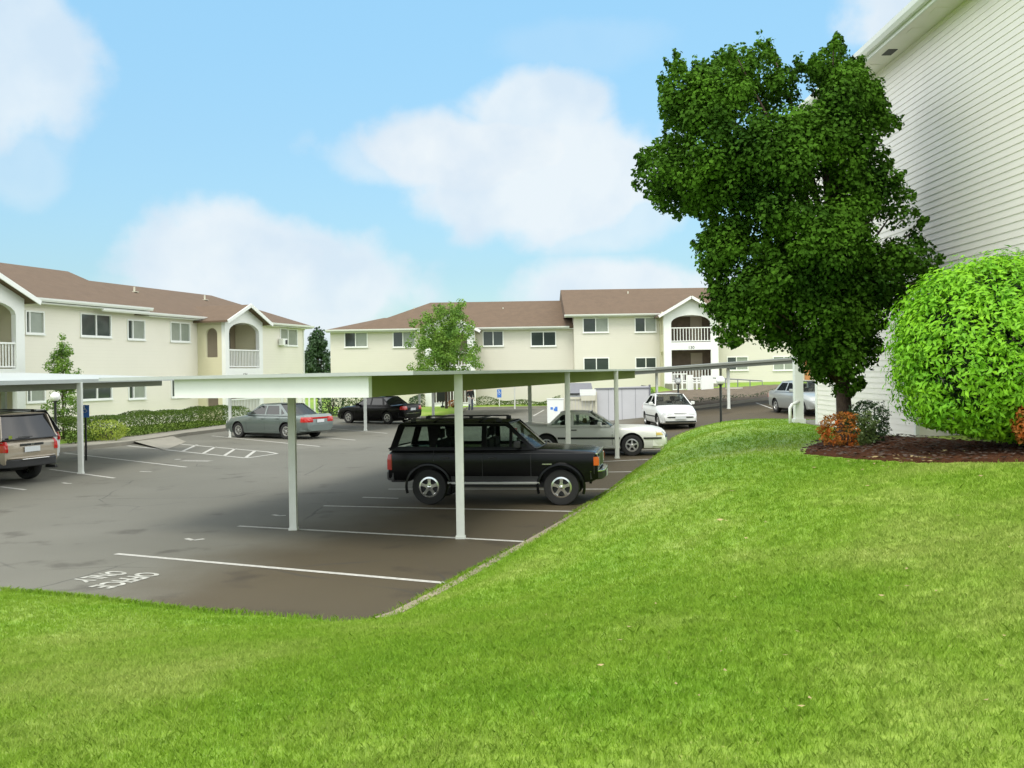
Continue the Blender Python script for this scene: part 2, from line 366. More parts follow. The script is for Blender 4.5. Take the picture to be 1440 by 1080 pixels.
CP += [(-40, 12, 0.1), (-14, 11.5, .08), (-8, 11, .12), (-8, 6, .5), (-5, 8, .32), (-4, 5.5, .66), (-2.2, 4.3, .85), (-2, 8, .42), (0, 0, .97), (0, 4, .97), (-5, 0, .9), (-12, 0, .8), (-12, 6, .4),
       (0, 7, .70), (0, 9.5, .34), (2, 4, 1.05), (3, 7, 1.18), (1.5, 9, .80), (6, 7, 1.5), (4, 10, 1.28), (2.2, 12, .88), (6, 11, 1.5), (6.85, 13, 1.48), (8, 8, 1.6), (8, 0, 1.5), (14, 5, 1.8), (14, 15, 1.7),
       (2.4, 15, .98), (4.25, 14.8, 1.23), (3.3, 18.5, 1.02), (5.75, 18.3, 1.22), (6.85, 16.9, 1.32), (6.85, 22.4, 1.18), (3.9, 22, 1.06), (14, 22, 1.4), (4.5, 25.5, .98), (4.7, 27, .90), (5.65, 27, .95), (7, 27, 1.02), (9, 27, 1.08), (14, 28, 1.1), (5.5, 30.2, .62), (7.5, 31.5, .6), (12, 32.5, .6), (6.5, 34.5, .2), (9, 35.2, .3), (14, 35.5, .4), (30, 36, .7), (40, 20, 1.6), (40, 0, 1.6), (0, -20, .9), (40, -20, 1.5), (-40, -20, .8),
       (-3.4, 69.5, .14), (0, 70, .14), (4, 70, .14), (0, 74, .2), (-20, 74, .2), (-4.5, 62, .25), (-4.2, 57.5, .12), (-8, 62, .2), (-12.5, 60, .12), (-14.8, 51, .12), (-16, 43, .14), (-17.4, 36, .14), (-19, 28, .14), (-20, 45, .2), (-22, 20, .1), (-40, 40, .3), (-40, 70, .3),
       (6.6, 52, .42), (9, 52.4, .62), (14, 53.5, .92), (20, 54, 1.05), (6.5, 60, .7), (10, 60, .95), (15, 60, 1.25), (7, 71, .9), (14, 71, 1.45), (22, 71, 1.5), (40, 60, 1.6), (40, 90, 1.6), (0, 110, .5), (-40, 110, .2), (-80, 50, 0), (90, 60, 1.5), (0, -60, .8)]
CPA = np.array(CP); _c = 2.6
def _phi(r2): return np.sqrt(r2 + _c*_c)
_A = _phi((CPA[:, None, 0]-CPA[None, :, 0])**2 + (CPA[:, None, 1]-CPA[None, :, 1])**2)
_n = len(CPA); _K = np.zeros((_n+1, _n+1)); _K[:_n, :_n] = _A + np.eye(_n)*-0.10; _K[:_n, _n] = 1; _K[_n, :_n] = 1
_W = np.linalg.solve(_K, np.append(CPA[:, 2], 0))
def rbf(X, Y):
    sh = X.shape; X = X.ravel(); Y = Y.ravel(); Z = np.full(X.shape, _W[-1])
    for i in range(_n): Z += _W[i]*_phi((X-CPA[i, 0])**2+(Y-CPA[i, 1])**2)
    return Z.reshape(sh)
def ground(X, Y):
    X = np.asarray(X, float); Y = np.asarray(Y, float)
    Xc = np.clip(X, -90, 90); Yc = np.clip(Y, -60, 130)
    g = rbf(Xc, Yc); far = np.clip((np.maximum(abs(X)-60, Y-100))/60, 0, 1); g = g*(1-far) + 0.1*far
    d = sdist(X, Y); zl = zlot(X, Y)*(1-far)
    g = np.maximum(g, zl+0.02)
    out = zl + (g-zl)*sstep(d/0.8) + np.minimum(d*0.35, 0.03)
    ins = zl + np.maximum(d*0.6, -0.14)
    return np.where(d > 0, out, ins)
def gz(x, y): return float(ground(np.array([x]), np.array([y]))[0])

def axis(segs):
    a = []
    for lo, hi, st in segs: a += list(np.arange(lo, hi, st))
    return np.array(a + [segs[-1][1]])
def tensor(xs, ys, fn, keep=None):
    X, Y = np.meshgrid(xs, ys); Z = fn(X, Y); nx = len(xs)
    V = np.stack([X, Y, Z], -1).reshape(-1, 3)
    i, j = np.meshgrid(np.arange(len(ys)-1), np.arange(nx-1), indexing='ij'); a = (i*nx+j).ravel()
    Fq = np.stack([a, a+1, a+nx+1, a+nx], -1)
    if keep is not None:
        cx = V[Fq].mean(1); Fq = Fq[keep(cx[:, 0], cx[:, 1])]
        u, inv = np.unique(Fq, return_inverse=True); V = V[u]; Fq = inv.reshape(-1, 4)
    return V, Fq
xs = axis([(-1500, -300, 200), (-300, -90, 30), (-90, -24, 3), (-24, -9, .6), (-9, 9, .16), (9, 26, .5), (26, 90, 4), (90, 300, 30), (300, 1500, 200)])
ys = axis([(-400, -60, 60), (-60, 0, 4), (0, 3, .5), (3, 38, .16), (38, 80, .5), (80, 140, 4), (140, 400, 40), (400, 2500, 300)])
V, Fq = tensor(xs, ys, ground)
tag(np_mesh('ground', V, Fq, M['grass'], smooth=True), kind='structure')
lot = np_mesh('parking_lot', *tensor(axis([(-40, -9, 1), (-9, 9, .25), (9, 40, 1)]), axis([(9, 40, .25), (40, 70, 1)]), zlot, keep=lambda x, y: sdist(x, y) < 0.3), M['asphalt'], smooth=True)
tag(lot, kind='structure')

# near kerb: low concrete edging following the lot
def kerb(name, pts, w=0.13, h=0.07, m='curb', zf=None, off=0.04, parent=None):
    mb = MB(); P = [Vector((p[0], p[1], 0)) for p in pts]; rings = []
    for i, p in enumerate(P):
        d = (P[min(i+1, len(P)-1)]-P[max(i-1, 0)]).normalized(); s = Vector((d.y, -d.x, 0))
        z = z1(p.x, p.y); a = p + s*off; b = p + s*(off+w)
        rings.append([(a.x, a.y, z-.05), (a.x, a.y, z+h-.012), (a.x+s.x*.012, a.y+s.y*.012, z+h), (b.x, b.y, z+h), (b.x, b.y, z-.05)])
    vs = [q for r in rings for q in r]; fs = []
    for i in range(len(rings)-1):
        for k in range(4): a = i*5+k; fs.append((a, a+5, a+6, a+1))
    mb.add(vs, fs); o = mb.build(name, M[m], parent); 
    return tag(o, kind='structure')
def dens(pts, st=.5):
    out = []
    for a, b in zip(pts[:-1], pts[1:]):
        n = max(1, int(math.hypot(b[0]-a[0], b[1]-a[1])/st))
        out += [(a[0]+(b[0]-a[0])*k/n, a[1]+(b[1]-a[1])*k/n) for k in range(n)]
    return out + [pts[-1]]
kerb('kerb', dens(EDGE[9:] + [(5.0, 33.4), (5.5, 35.0), (6.5, 36.0), (9, 36.3), (30, 37)]), w=0.14, h=0.045)
kerb('kerb', dens([(30, 52.8), (14, 52.2), (6.4, 50.8)]), w=.15, h=.14, m='concrete', off=0)
kerb('kerb', dens([(5.0, 69), (-3.2, 69), (-3.2, 59), (-3.8, 56.6), (-5.2, 55.6), (-12.2, 57.5), (-13.6, 50)]), w=.15, h=.13, m='concrete', off=0)

# pavement in front of the left building, with the dropped ramp
def flat(name, pts, z, m, parent=None, h=0.0, kind='structure'):
    mb = MB()
    mb.panel([(p[0], p[1]) for p in pts], (), lambda a, b, d: (a, b, z-d), max(h, 0.003))
    o = mb.build(name, M[m], parent)
    if kind: o['kind'] = kind
    return o
pv = [onz(a, b, .12) for a, b in [(0, 641), (90, 630.5), (135, 626), (180, 621.5), (232, 614), (262, 609), (300, 604.5), (340, 600), (352, 592), (330, 594.5), (300, 598), (210, 608), (150, 614), (83, 621), (0, 630)]]
flat('pavement', pv, .14, 'concrete', h=.16)
mb = MB()
rp = [onz(a, b, 0.02) for a, b in [(180, 622), (232, 632.5), (262, 621), (236, 613.5)]]
mb.add([(rp[0].x, rp[0].y, .125), (rp[1].x, rp[1].y, .012), (rp[2].x, rp[2].y, .012), (rp[3].x, rp[3].y, .125)], [(0, 1, 2, 3)])
tag(mb.build('pavement_ramp', M['concrete']), kind='structure')

# painted markings: real strips a few mm above the asphalt
def stripe(name, pts, w, m='line', dz=0.004):
    mb = MB()
    for a, b in zip(pts[:-1], pts[1:]):
        a = Vector((a[0], a[1], 0)); b = Vector((b[0], b[1], 0)); d = (b-a).normalized(); s = Vector((d.y, -d.x, 0))*w/2
        n = max(1, int((b-a).length/0.6)); vs = []
        for k in range(n+1):
            p = a.lerp(b, k/n); z = z1(p.x, p.y)+dz
            vs += [(p.x+s.x, p.y+s.y, z), (p.x-s.x, p.y-s.y, z)]
        mb.add(vs, [(2*k, 2*k+1, 2*k+3, 2*k+2) for k in range(n)])
    return mb.build(name, M[m], lot)
def sp(a, b, **k): return stripe('parking_line', [onz(*a), onz(*b)], k.get('w', .1), k.get('m', 'line'))
for a, b in [((163, 779), (631, 820.5)), ((335, 740), (740, 762)), ((455, 711.5), (812, 719.5)), ((510, 699.5), (560, 701)), ((546, 688), (858, 688)), ((760, 665), (893, 663.5)), ((830, 650), (912, 646)),
             ((70, 660), (161, 672.5)), ((90, 637), (262, 657)), ((0, 684.5), (36, 689)), ((298, 613), (450, 628)), ((440, 600.5), (545, 609.5)), ((450, 615), (500, 619)),
             ((1064, 587), (1086, 592.5)), ((750, 585), (765, 576.5)), ((765, 576.5), (782, 576.5)), ((866, 634), (935, 632))]:
    sp(a, b)
hz = MB()
def hline(a, b, w=.1):
    a = onz(*a); b = onz(*b); d = (b-a).normalized(); s = Vector((d.y, -d.x, 0))*w/2
    hz.add([a+s+Vector((0, 0, .004)), a-s+Vector((0, 0, .004)), b-s+Vector((0, 0, .004)), b+s+Vector((0, 0, .004))], [(0, 1, 2, 3)])
hz.m = 0
for i, (a, b) in enumerate([((179, 627), (346, 644.3)), ((246, 624), (376, 635.5)), ((346, 644.3), (390, 638)), ((376, 635.5), (390, 638)), ((232, 631), (246, 624)), ((257, 634.5), (277, 625.5)), ((286, 637.5), (303, 628.5)), ((315, 641), (331, 631)), ((345, 644), (358, 634.5))]):
    hline(a, b, .11)
hz.build('access_hatching', M['line'], lot)
def letters(name, txt, x, y, ang, size, mname, length):
    cu = bpy.data.curves.new(name, 'FONT'); cu.body = txt; cu.size = size; cu.align_x = 'CENTER'; cu.align_y = 'CENTER'; cu.extrude = 0.0
    cu.offset = 0.012*size/0.4
    o = bpy.data.objects.new(name, cu); dg = None
    COL.objects.link(o); bpy.context.view_layer.update()
    me = bpy.data.meshes.new_from_object(o.evaluated_get(bpy.context.evaluated_depsgraph_get()))
    COL.objects.unlink(o); bpy.data.objects.remove(o)
    me.name = name; me.materials.clear(); me.materials.append(M[mname])
    q = bpy.data.objects.new(name, me); COL.objects.link(q); q.parent = lot
    q.location = (x, y, z1(x, y)+.006); q.rotation_euler = (0, 0, ang); q.scale = (length/max(v.co.x for v in me.vertices)/2, 1, 1)
    return q
a1 = onz(214, 806); b1 = onz(137, 827); d = b1-a1; ang = math.atan2(d.y, d.x); c = (a1+b1)/2
letters('road_lettering', 'OFFICE', c.x, c.y, ang, 0.46, 'roadtext', d.length)
a1 = onz(172, 804); b1 = onz(107, 818); c = (a1+b1)/2
letters('road_lettering', 'ONLY', c.x, c.y, math.atan2((b1-a1).y, (b1-a1).x), 0.46, 'roadtext', (b1-a1).length)
for (a, b, c_) in [((262, 757.5), (272, 760), (287, 758)), ((384, 724), (392, 725.5), (402, 725)), ((197, 663), (205, 663.5), (213, 663.5)), ((88, 679), (95, 680), (101, 680)), ((815, 586), (822, 584), (830, 586))]:
    stripe('stall_mark', [onz(*a), onz(*b), onz(*c_)], .09, 'line')
stripe('stall_mark', [onz(246, 646), onz(254, 646)], .16, 'line')
stripe('stall_mark', [onz(256, 648), onz(296, 648.5)], .35, 'worn')
stripe('stall_mark', [onz(686, 585), onz(694, 586)], .3, 'line')

# ================================================================ LAWN
def frustum_pts(n, D0, D1, spread=.78):
    u = RS.rand(n); D = np.sqrt(D0*D0 + u*(D1*D1-D0*D0)); x = (RS.rand(n)*2-1)*spread*D
    return x, D
def blades_at(x, y, hgt, wid, k):
    d = sdist(x, y); ok = (d > -.03) & ~((x > 6.6) & (y > 3)) & (bedd(x, y) > .02); x, y = x[ok], y[ok]; z = ground(x, y)
    x = np.repeat(x, k)+RS.normal(0, .012, len(x)*k); y = np.repeat(y, k)+RS.normal(0, .012, len(y)*k); z = np.repeat(z, k)
    m = len(x); a = RS.rand(m)*2*PI; l = hgt*(.5+.6*RS.rand(m)); w = wid*(.6+.8*RS.rand(m)); la = RS.rand(m)*2*PI; lean = l*(.2+.8*RS.rand(m)); o = 0*w
    p0 = np.stack([x-np.cos(a)*w, y-np.sin(a)*w, z], -1); p1 = np.stack([x+np.cos(a)*w, y+np.sin(a)*w, z], -1)
    md = np.stack([x+np.cos(la)*lean*.35, y+np.sin(la)*lean*.35, z+l*.6], -1); wv = np.stack([np.cos(a)*w*.8, np.sin(a)*w*.8, o], -1)
    tip = np.stack([x+np.cos(la)*lean, y+np.sin(la)*lean, z+l*.9], -1)
    V = np.stack([p0, p1, md+wv, tip, md-wv], 1).reshape(-1, 3); return V, np.arange(len(V)).reshape(-1, 5)
def blades(parts):
    Vs = []; 
    for n, D0, D1, hgt, wid, k, q, f0, f1 in parts:
        x, y = frustum_pts(n, D0, D1); pr = 1-sstep((y-f0)/(f1-f0))
        if q == 1: pr = pr*sstep((y-6)/4)
        if q == 2: pr = sstep((y-11)/6)
        kk = RS.rand(n) < pr; x, y = x[kk], y[kk]
        d = sdist(x, y); ok = (d > .1) & (x < 8.5) & (y < 36) & (x > -9)
        bx = (x > 6.6) & (y < 24.7) & (y > 3); ok &= ~bx
        bd = bedd(x, y); ok &= bd > 0.02
        x = x[ok]; y = y[ok]; z = ground(x, y)
        x = np.repeat(x, k) + RS.normal(0, .028, len(x)*k); y = np.repeat(y, k)+RS.normal(0, .028, len(y)*k); z = np.repeat(z, k)-.004
        m = len(x); a = RS.rand(m)*2*PI; l = RS.rand(m)*.55*hgt+hgt*.55; w = wid*(.6+.8*RS.rand(m))
        la = RS.rand(m)*2*PI; lean = l*(.25+.6*RS.rand(m))
        p0 = np.stack([x-np.cos(a)*w, y-np.sin(a)*w, z], -1); p1 = np.stack([x+np.cos(a)*w, y+np.sin(a)*w, z], -1)
        mx_ = np.stack([x+np.cos(la)*lean*.35, y+np.sin(la)*lean*.35, z+l*.6], -1)
        wv = np.stack([np.cos(a)*w*.8, np.sin(a)*w*.8, 0*w], -1)
        tip = np.stack([x+np.cos(la)*lean, y+np.sin(la)*lean, z+l*.92], -1)
        Vs.append(np.stack([p0, p1, mx_+wv, tip, mx_-wv], 1).reshape(-1, 3))
    V = np.concatenate(Vs); n = len(V)//5
    Fq = np.arange(n*5).reshape(n, 5)
    return V, Fq
BED = [onz(a, b, z)[:2] for a, b, z in [(1122, 645, 1.22), (1128, 637, 1.2), (1150, 630, 1.2), (1175, 622, 1.25)]] + [(6.8, 19.5), (6.8, 10.2)] + [onz(a, b, z)[:2] for a, b, z in [(1500, 655, 1.5), (1440, 653, 1.48), (1380, 653.5, 1.44), (1300, 655, 1.38), (1220, 654, 1.3), (1165, 651, 1.24), (1138, 648, 1.22)]]
BEDA = np.array([(float(a), float(b)) for a, b in BED])
def bedd(x, y): return sdist(x, y, BEDA)
V, Fq = blades([(108000, 2.6, 10, .040, .0021, 6, 0, 6, 10), (118000, 6, 17, .038, .0032, 5, 1, 11, 17), (108000, 11, 36, .038, .0058, 4, 2, 99, 100)])
# ragged uncut fringe hanging over the kerb, and odd taller tufts in the lawn
_e = np.array(dens([(float(a), float(b)) for a, b in EDGE], .02)); _k = RS.randint(0, len(_e), 9000); _k = _k[(np.sin(_k*.021)+np.sin(_k*.0073+1)+RS.normal(0, .7, len(_k))) > .1]
_tx = np.concatenate([_e[_k, 0]+RS.normal(0, .05, len(_k)), RS.uniform(-5, 7, 1300)]); _ty = np.concatenate([_e[_k, 1]+RS.normal(0, .05, len(_k)), RS.uniform(3.5, 20, 1300)])
V2, F2 = blades_at(_tx, _ty, .075, .0030, 3)
Fq = np.concatenate([Fq, F2+len(V)]); V = np.concatenate([V, V2])
tag(np_mesh('grass', V, Fq, M['blade']), 'short mown bright green grass covering the bank', 'grass', kind='stuff')

# bare planting bed on the bank below the entry ramp
SB = np.array([(6.6, 51.1), (14, 52.6), (30, 53.4), (30, 66), (14, 63), (8.3, 66), (6.6, 60)])
V, Fq = tensor(axis([(6, 31, .4)]), axis([(50.8, 67, .4)]), lambda X, Y: ground(X, Y)+.03+RS.normal(0, .012, X.shape), keep=lambda x, y: sdist(x, y, SB) < .1)
tag(np_mesh('planting_bed', V, Fq, M['soil'], smooth=True), kind='structure')
# mulch bed
bx = axis([(3.5, 7.0, .12)]); by = axis([(9.5, 20, .12)])
V, Fq = tensor(bx, by, lambda X, Y: ground(X, Y)+.035*sstep((-bedd(X, Y))/.25)+RS.normal(0, .006, X.shape)-.01, keep=lambda x, y: bedd(x, y) < .05)
tag(np_mesh('mulch_bed', V, Fq, M['mulch'], smooth=True), kind='structure')
def litter(name, n, gen, m, size, label, cat):
    Vs = []; Fs = []; i = 0
    for k in range(n):
        x, y, z = gen(k); a = random.random()*6.3; s = size*(.5+random.random())*(.5 if y < 9 else 1); t = random.random()*.6
        q = Matrix.Translation((x, y, z)) @ Matrix.Rotation(a, 4, 'Z') @ Matrix.Rotation(t, 4, 'X')
        for u, v_ in ((-1, 0), (0, -.45), (1, 0), (0, .45)): Vs.append((q @ Vector((u*s, v_*s, abs(u)*s*.15)))[:])
        Fs.append((i, i+1, i+2, i+3)); i += 4
    o = np_mesh(name, np.array(Vs), np.array(Fs), m); return tag(o, label, cat, kind='stuff')
def onbed(k):
    while 1:
        x = 4 + 2.8*random.random(); y = 10.5+9*random.random()
        if bedd(np.array([x]), np.array([y]))[0] < -.03: return x, y, gz(x, y)+.045
litter('bark_chips', 1500, onbed, M['bark'], .035, 'brown bark chips lying loose over the mulch bed', 'bark chips')
def fallen(k):
    if k < 46:
        p = onz(1270+random.gauss(0, 45)*1.0, 645+abs(random.gauss(0, 7)), 1.38); return p.x, p.y, gz(p.x, p.y)+.06
    p = onz(random.uniform(760, 1430), random.uniform(665, 1000), 1.1)
    return p.x, p.y, gz(p.x, p.y)+.045
litter('fallen_leaves', 80, fallen, M['deadleaf'], .032, 'dry yellow leaves fallen on the mulch and lawn', 'fallen leaves')
# ================================================================ BUILDINGS
class Frame:
    """wall frame: local x along the wall, local -y outward"""
    def __init__(s, ox, oy, ux, uy):
        l = math.hypot(ux, uy); s.o = Vector((ox, oy, 0)); s.u = Vector((ux/l, uy/l, 0)); s.w = Vector((-uy/l, ux/l, 0)); s.rz = math.atan2(uy, ux)
    def hit(s, px, py, yo=0.0):
        r = ray(px, py); E = Vector((0, 0, EYE)); n = s.w
        k = ((s.o + s.w*yo - E).dot(n))/r.dot(n); p = E + r*k - s.o
        return p.dot(s.u), (E+r*k).z
def wallfn(y): return lambda a, b, d: (a, y+d, b)
def rect(x0, x1, z0, z1): return [(x0, z0), (x1, z0), (x1, z1), (x0, z1)]
def arch(x0, x1, z0, z1, rise, n=12):
    """opening with a segmental / round head"""
    w = (x1-x0)/2; c = (x0+x1)/2; pts = [(x0, z0), (x1, z0)]
    for k in range(n+1):
        a = PI*k/n; pts.append((c+w*math.cos(a), z1-rise+rise*math.sin(a)))
    return pts
def window(parent, x0, x1, z0, z1, y=0.0, split=.5, kinds=('glass', 'blind'), fr='trim', t=.07, label=None):
    mb = MB(); w = x1-x0; xm = x0+w*split
    mb.panel(rect(x0, x1, z0, z1), [rect(x0+t, xm-t*.45, z0+t, z1-t), rect(xm+t*.45, x1-t, z0+t, z1-t)], wallfn(y-.045), .13)
    mb.box(x0-.03, x1+.03, y-.075, y-.043, z0-.045, z0+.012)
    o = mb.build('window', M[fr], parent)
    if label: o['label'] = label
    for i, (a, b) in enumerate(((x0+t, xm-t*.45), (xm+t*.45, x1-t))):
        p = MB(); p.box(a-.01, b+.01, y+.02, y+.04, z0+t-.01, z1-t+.01); p.build('pane', M[kinds[i]], o)
    return o
def gable_roof(mb, x0, x1, yf, yb, ze, zr, hipL=False, hipR=False, th=.14, ov=.45):
    """roof along x, front eave at yf, back eave at yb; returns slopes as thick panels"""
    ym = (yf+yb)/2; run = ym-yf
    hl = run if hipL else 0; hr = run if hipR else 0
    A = (x0, yf, ze); B = (x1, yf, ze); C_ = (x1, yb, ze); D_ = (x0, yb, ze); R0 = (x0+hl, ym, zr); R1 = (x1-hr, ym, zr)
    vs = [A, B, C_, D_, R0, R1] + [(p[0], p[1], p[2]-th) for p in (A, B, C_, D_)]
    fs = [(0, 1, 5, 4), (2, 3, 4, 5), (1, 2, 5), (3, 0, 4), (9, 8, 7, 6), (0, 6, 7, 1), (1, 7, 8, 2), (2, 8, 9, 3), (3, 9, 6, 0)]
    mb.add(vs, fs)
def gutter(parent, x0, x1, y, z, name='gutter', h=.13):
    mb = MB()
    prof = [(0, 0), (-.07, 0), (-.11, h*.5), (-.12, h), (-.10, h), (-.02, h-.03), (0, h)]
    n = len(prof); vs = [(x, y+a, z+b) for x in (x0, x1) for a, b in prof]
    fs = [(k, (k+1) % n, n+(k+1) % n, n+k) for k in range(n)] + [tuple(range(n)), tuple(range(2*n-1, n-1, -1))]
    mb.add(vs, fs); return mb.build(name, M['trim'], parent)
def railing(parent, x0, x1, y, z, h=1.05, name='railing', gap=.13, axis='x', m='trim', w=.045):
    mb = MB()
    def B(a0, a1, b0, b1, c0, c1):
        if axis == 'x': mb.box(a0, a1, y+b0, y+b1, c0, c1)
        else: mb.box(y+b0, y+b1, a0, a1, c0, c1)
    B(x0, x1, -.045, .045, z+h-.07, z+h); B(x0, x1, -.03, .03, z+.07, z+.13)
    n = max(2, int((x1-x0)/gap))
    for k in range(n+1):
        a = x0+(x1-x0)*k/n; B(max(x0, a-w/2), min(x1, a+w/2), -.02, .02, z+.131, z+h-.071)
    return mb.build(name, M[m], parent)
def bay(parent, x0, x1, dp, ze, floors, col='yellow', peak=.95, openw=.16, archwin=True, ground=0.0, number='120', rails=True, flip=False, gap=.13):
    """projecting balcony bay: front frame with arch, return walls, slabs, rails and a gable of its own"""
    w = x1-x0; c = (x0+x1)/2; yf = -dp; top = ze
    ops = []; fl = sorted(floors, reverse=True)
    o0, o1 = x0+w*openw*.62, x1-w*openw*.62
    for i, z in enumerate(fl):
        hi = top-.12 if i == 0 else fl[i-1]-.52
        if i == 0: ops.append(arch(o0, o1, z+.02, hi, .55))
        else: ops.append(rect(o0, o1, z+.02, hi))
    pk = ze+peak
    outer = [(x0, ground), (x1, ground), (x1, ze+.02), (c, pk-.02), (x0, ze+.02)]
    mb = MB(); mb.panel(outer, ops, wallfn(yf), .22); mb.build('bay_front', M['trim'], parent)
    # return walls
    for side, xx in ((0, x0), (1, x1-.16)):
        r = MB(); fn = lambda a, b, d, X=xx: (X+d, a, b)
        hs = []
        if archwin and side == 0:
            for i, z in enumerate(fl): hs.append([(q[0], q[1]) for q in arch(-dp*.72, -dp*.30, z+.62, z+2.2, .34, 8)])
        r.panel(rect(yf+.222, -.002, ground, ze), hs, fn, .16); r.build('bay_wall', M[col], parent)
    for i, z in enumerate(fl):
        s = MB(); s.box(x0+.162, x1-.162, yf+.224, -.004, z-.22, z); sl = s.build('balcony_floor', M['trim'], parent)
        if rails: railing(parent, o0+.002, o1-.002, yf+.08, z, gap=gap, name='balcony_railing')
    s = MB(); s.box(x0+.162, x1-.162, yf+.224, -.004, ze-.12, ze-.04); s.build('porch_ceiling', M['trim'], parent)
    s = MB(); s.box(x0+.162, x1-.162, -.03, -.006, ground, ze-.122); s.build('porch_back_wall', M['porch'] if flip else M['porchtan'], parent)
    for z in fl:
        d = MB(); d.box(c+w*.08, c+w*.30, -.07, -.032, z+.03, z+2.05); d.build('balcony_door', M['glass'] if not flip else M['door'], parent)
    if number:
        z = fl[0]-.36; cu = bpy.data.curves.new('house_number', 'FONT'); cu.body = number; cu.size = .3; cu.align_x = 'CENTER'; cu.extrude = .004
        t = bpy.data.objects.new('house_number', cu); COL.objects.link(t); bpy.context.view_layer.update()
        me = bpy.data.meshes.new_from_object(t.evaluated_get(bpy.context.evaluated_depsgraph_get())); COL.objects.unlink(t); bpy.data.objects.remove(t)
        me.materials.clear(); me.materials.append(M['black']); q = bpy.data.objects.new('house_number', me); COL.objects.link(q); q.parent = parent
        q.location = (c, yf-.006, z-.1); q.rotation_euler = (PI/2, 0, 0)
    # gable roof, ridge running back
    g = MB(); ov = .38; e = ze-.03; sl = (pk-ze)/(w/2); yb = 2.6
    for sgn in (-1, 1):
        xe = c+sgn*(w/2+ov); za = e-ov*sl+.10; zb = pk+.10
        vs = [(xe, yf-.42, za), (c, yf-.42, zb), (c, yb, zb), (xe, yb, za)]; vs += [(a, b, d_-.1) for a, b, d_ in vs]
        fs = [(0, 1, 2, 3), (7, 6, 5, 4), (0, 4, 5, 1), (1, 5, 6, 2), (2, 6, 7, 3), (3, 7, 4, 0)]
        if sgn > 0: fs = [f[::-1] for f in fs]
        g.add(vs, fs)
    g.build('bay_roof', M['roof'], parent)
    r = MB()
    for sgn in (-1, 1):
        xe = c+sgn*(w/2+ov+.02); za = e-ov*sl+.02; zb = pk+.05
        r.bar((xe, yf-.44, za), (c, yf-.44, zb), .05, .19, up=(0, 0, 1))
    r.build('rake_trim', M['trim'], parent)
def vent(parent, x, y, z):
    v = MB(); v.tube([(x, y, z-.1), (x, y, z+.28)], .05, 10); v.box(x-.16, x+.16, y-.16, y+.16, z-.02, z+.02); v.build('roof_vent', M['cream'], parent, smooth=True, angle=40)
def downspout(parent, x, y, z0, z1_):
    d = MB(); d.box(x-.04, x+.04, y-.06, y, z0, z1_); d.bar((x, y-.03, z1_), (x, y-.32, z1_+.28), .07); d.build('downspout', M['trim'], parent)
def wallbox(parent, x0, x1, y0, y1, z0, z1, m='siding', name='wall', holes=()):
    mb = MB(); mb.panel(rect(x0, x1, z0, z1), holes, wallfn(y0), .2)
    mb.box(x0, x0+.2, y0+.202, y1, z0, z1); mb.box(x1-.2, x1, y0+.202, y1, z0, z1); mb.box(x0+.202, x1-.202, y1-.2, y1, z0, z1)
    return mb.build(name, M[m], parent)

# ---- left apartment block
LF = Frame(-18.33, 48.9, .2756, .961)
A = empty('apartment_building', LF.o, LF.rz, 'long cream two storey apartment block with brown hip roof on the left', 'building')
wx0, wz = -22.0, 5.62
tR = LF.hit(427.8, 500)[0]
b0 = LF.hit(277.6, 480)[0]
def winlist(F_, lst, parent, yo=0.0):
    holes = []
    for (xa, ya, xb, yb, split, kinds) in lst:
        x0, zt = F_.hit(xa, ya, yo); x1, zb = F_.hit(xb, yb, yo)
        zt2 = F_.hit((xa+xb)/2, ya)[1]
        holes.append((x0, x1, zb, zt, split, kinds))
    return holes
upper = [(35, 437, 62, 470, .22), (112.5, 441, 156, 474, .5), (178.5, 449.5, 203.5, 478, .3), (239, 453, 267, 481, .5), (393.5, 462, 418, 486.5, .45)]
hs = []
for xa, ya, xb, yb, sp_ in upper:
    xm = (xa+xb)/2; ym_ = (ya+yb)/2
    x0 = LF.hit(xa, ym_)[0]; x1 = LF.hit(xb, ym_)[0]; zt = LF.hit(xm, ya)[1]; zb = LF.hit(xm, yb)[1]
    hs.append((x0, x1, zb, min(zt, wz-.06), sp_))
holes = [rect(a+.03, b-.03, c+.03, d-.03) for a, b, c, d, s in hs] + [rect(a+.03, b-.03, c-2.87, d-2.87) for a, b, c, d, s in hs]
wallbox(A, wx0, tR, 0, 8.4, -.3, wz, 'siding', 'wall', holes)
for i, (a, b, c, d, s) in enumerate(hs):
    window(A, a, b, c, d, split=s, kinds=[('glass', 'blind'), ('glass', 'glass'), ('glass', 'blind'), ('blind', 'blind'), ('blind', 'blind')][i])
    window(A, a, b, c-2.9, d-2.9, split=s, kinds=('glass', 'glass') if i in (1,) else ('glass', 'blind'))
r = MB(); gable_roof(r, -.3, tR+.45, -.42, 8.8, 5.74, 7.62, hipR=True); r.build('roof', M['roof'], A)
r = MB(); gable_roof(r, wx0-.5, .35, -.50, 9.2, 5.98, 7.98, hipR=False)
rf = r.build('roof', M['roof'], A)
mb = MB(); mb.box(wx0, .30, -.03, .19, wz+.002, 5.90); mb.build('frieze', M['siding'], A)
gutter(A, -3.2, b0+.25, -.44, 5.62); gutter(A, wx0, .38, -.52, 5.82, h=.15)
g0 = LF.hit(370, 480)[0]
gutter(A, g0-.4, tR+.45, -.44, 5.62)
sf = MB(); sf.box(wx0, .3, -.48, -.002, 5.74, 5.80); sf.box(.302, tR+.42, -.40, -.002, 5.56, 5.60); sf.build('soffit', M['trim'], A)
# bay at the right end
bx0 = b0; bx1 = LF.hit(369.5, 480, -1.7)[0]
bay(A, bx0, bx1, 1.7, 5.60, [2.95, .25], peak=.78, number='124', ground=-.2, gap=.15)
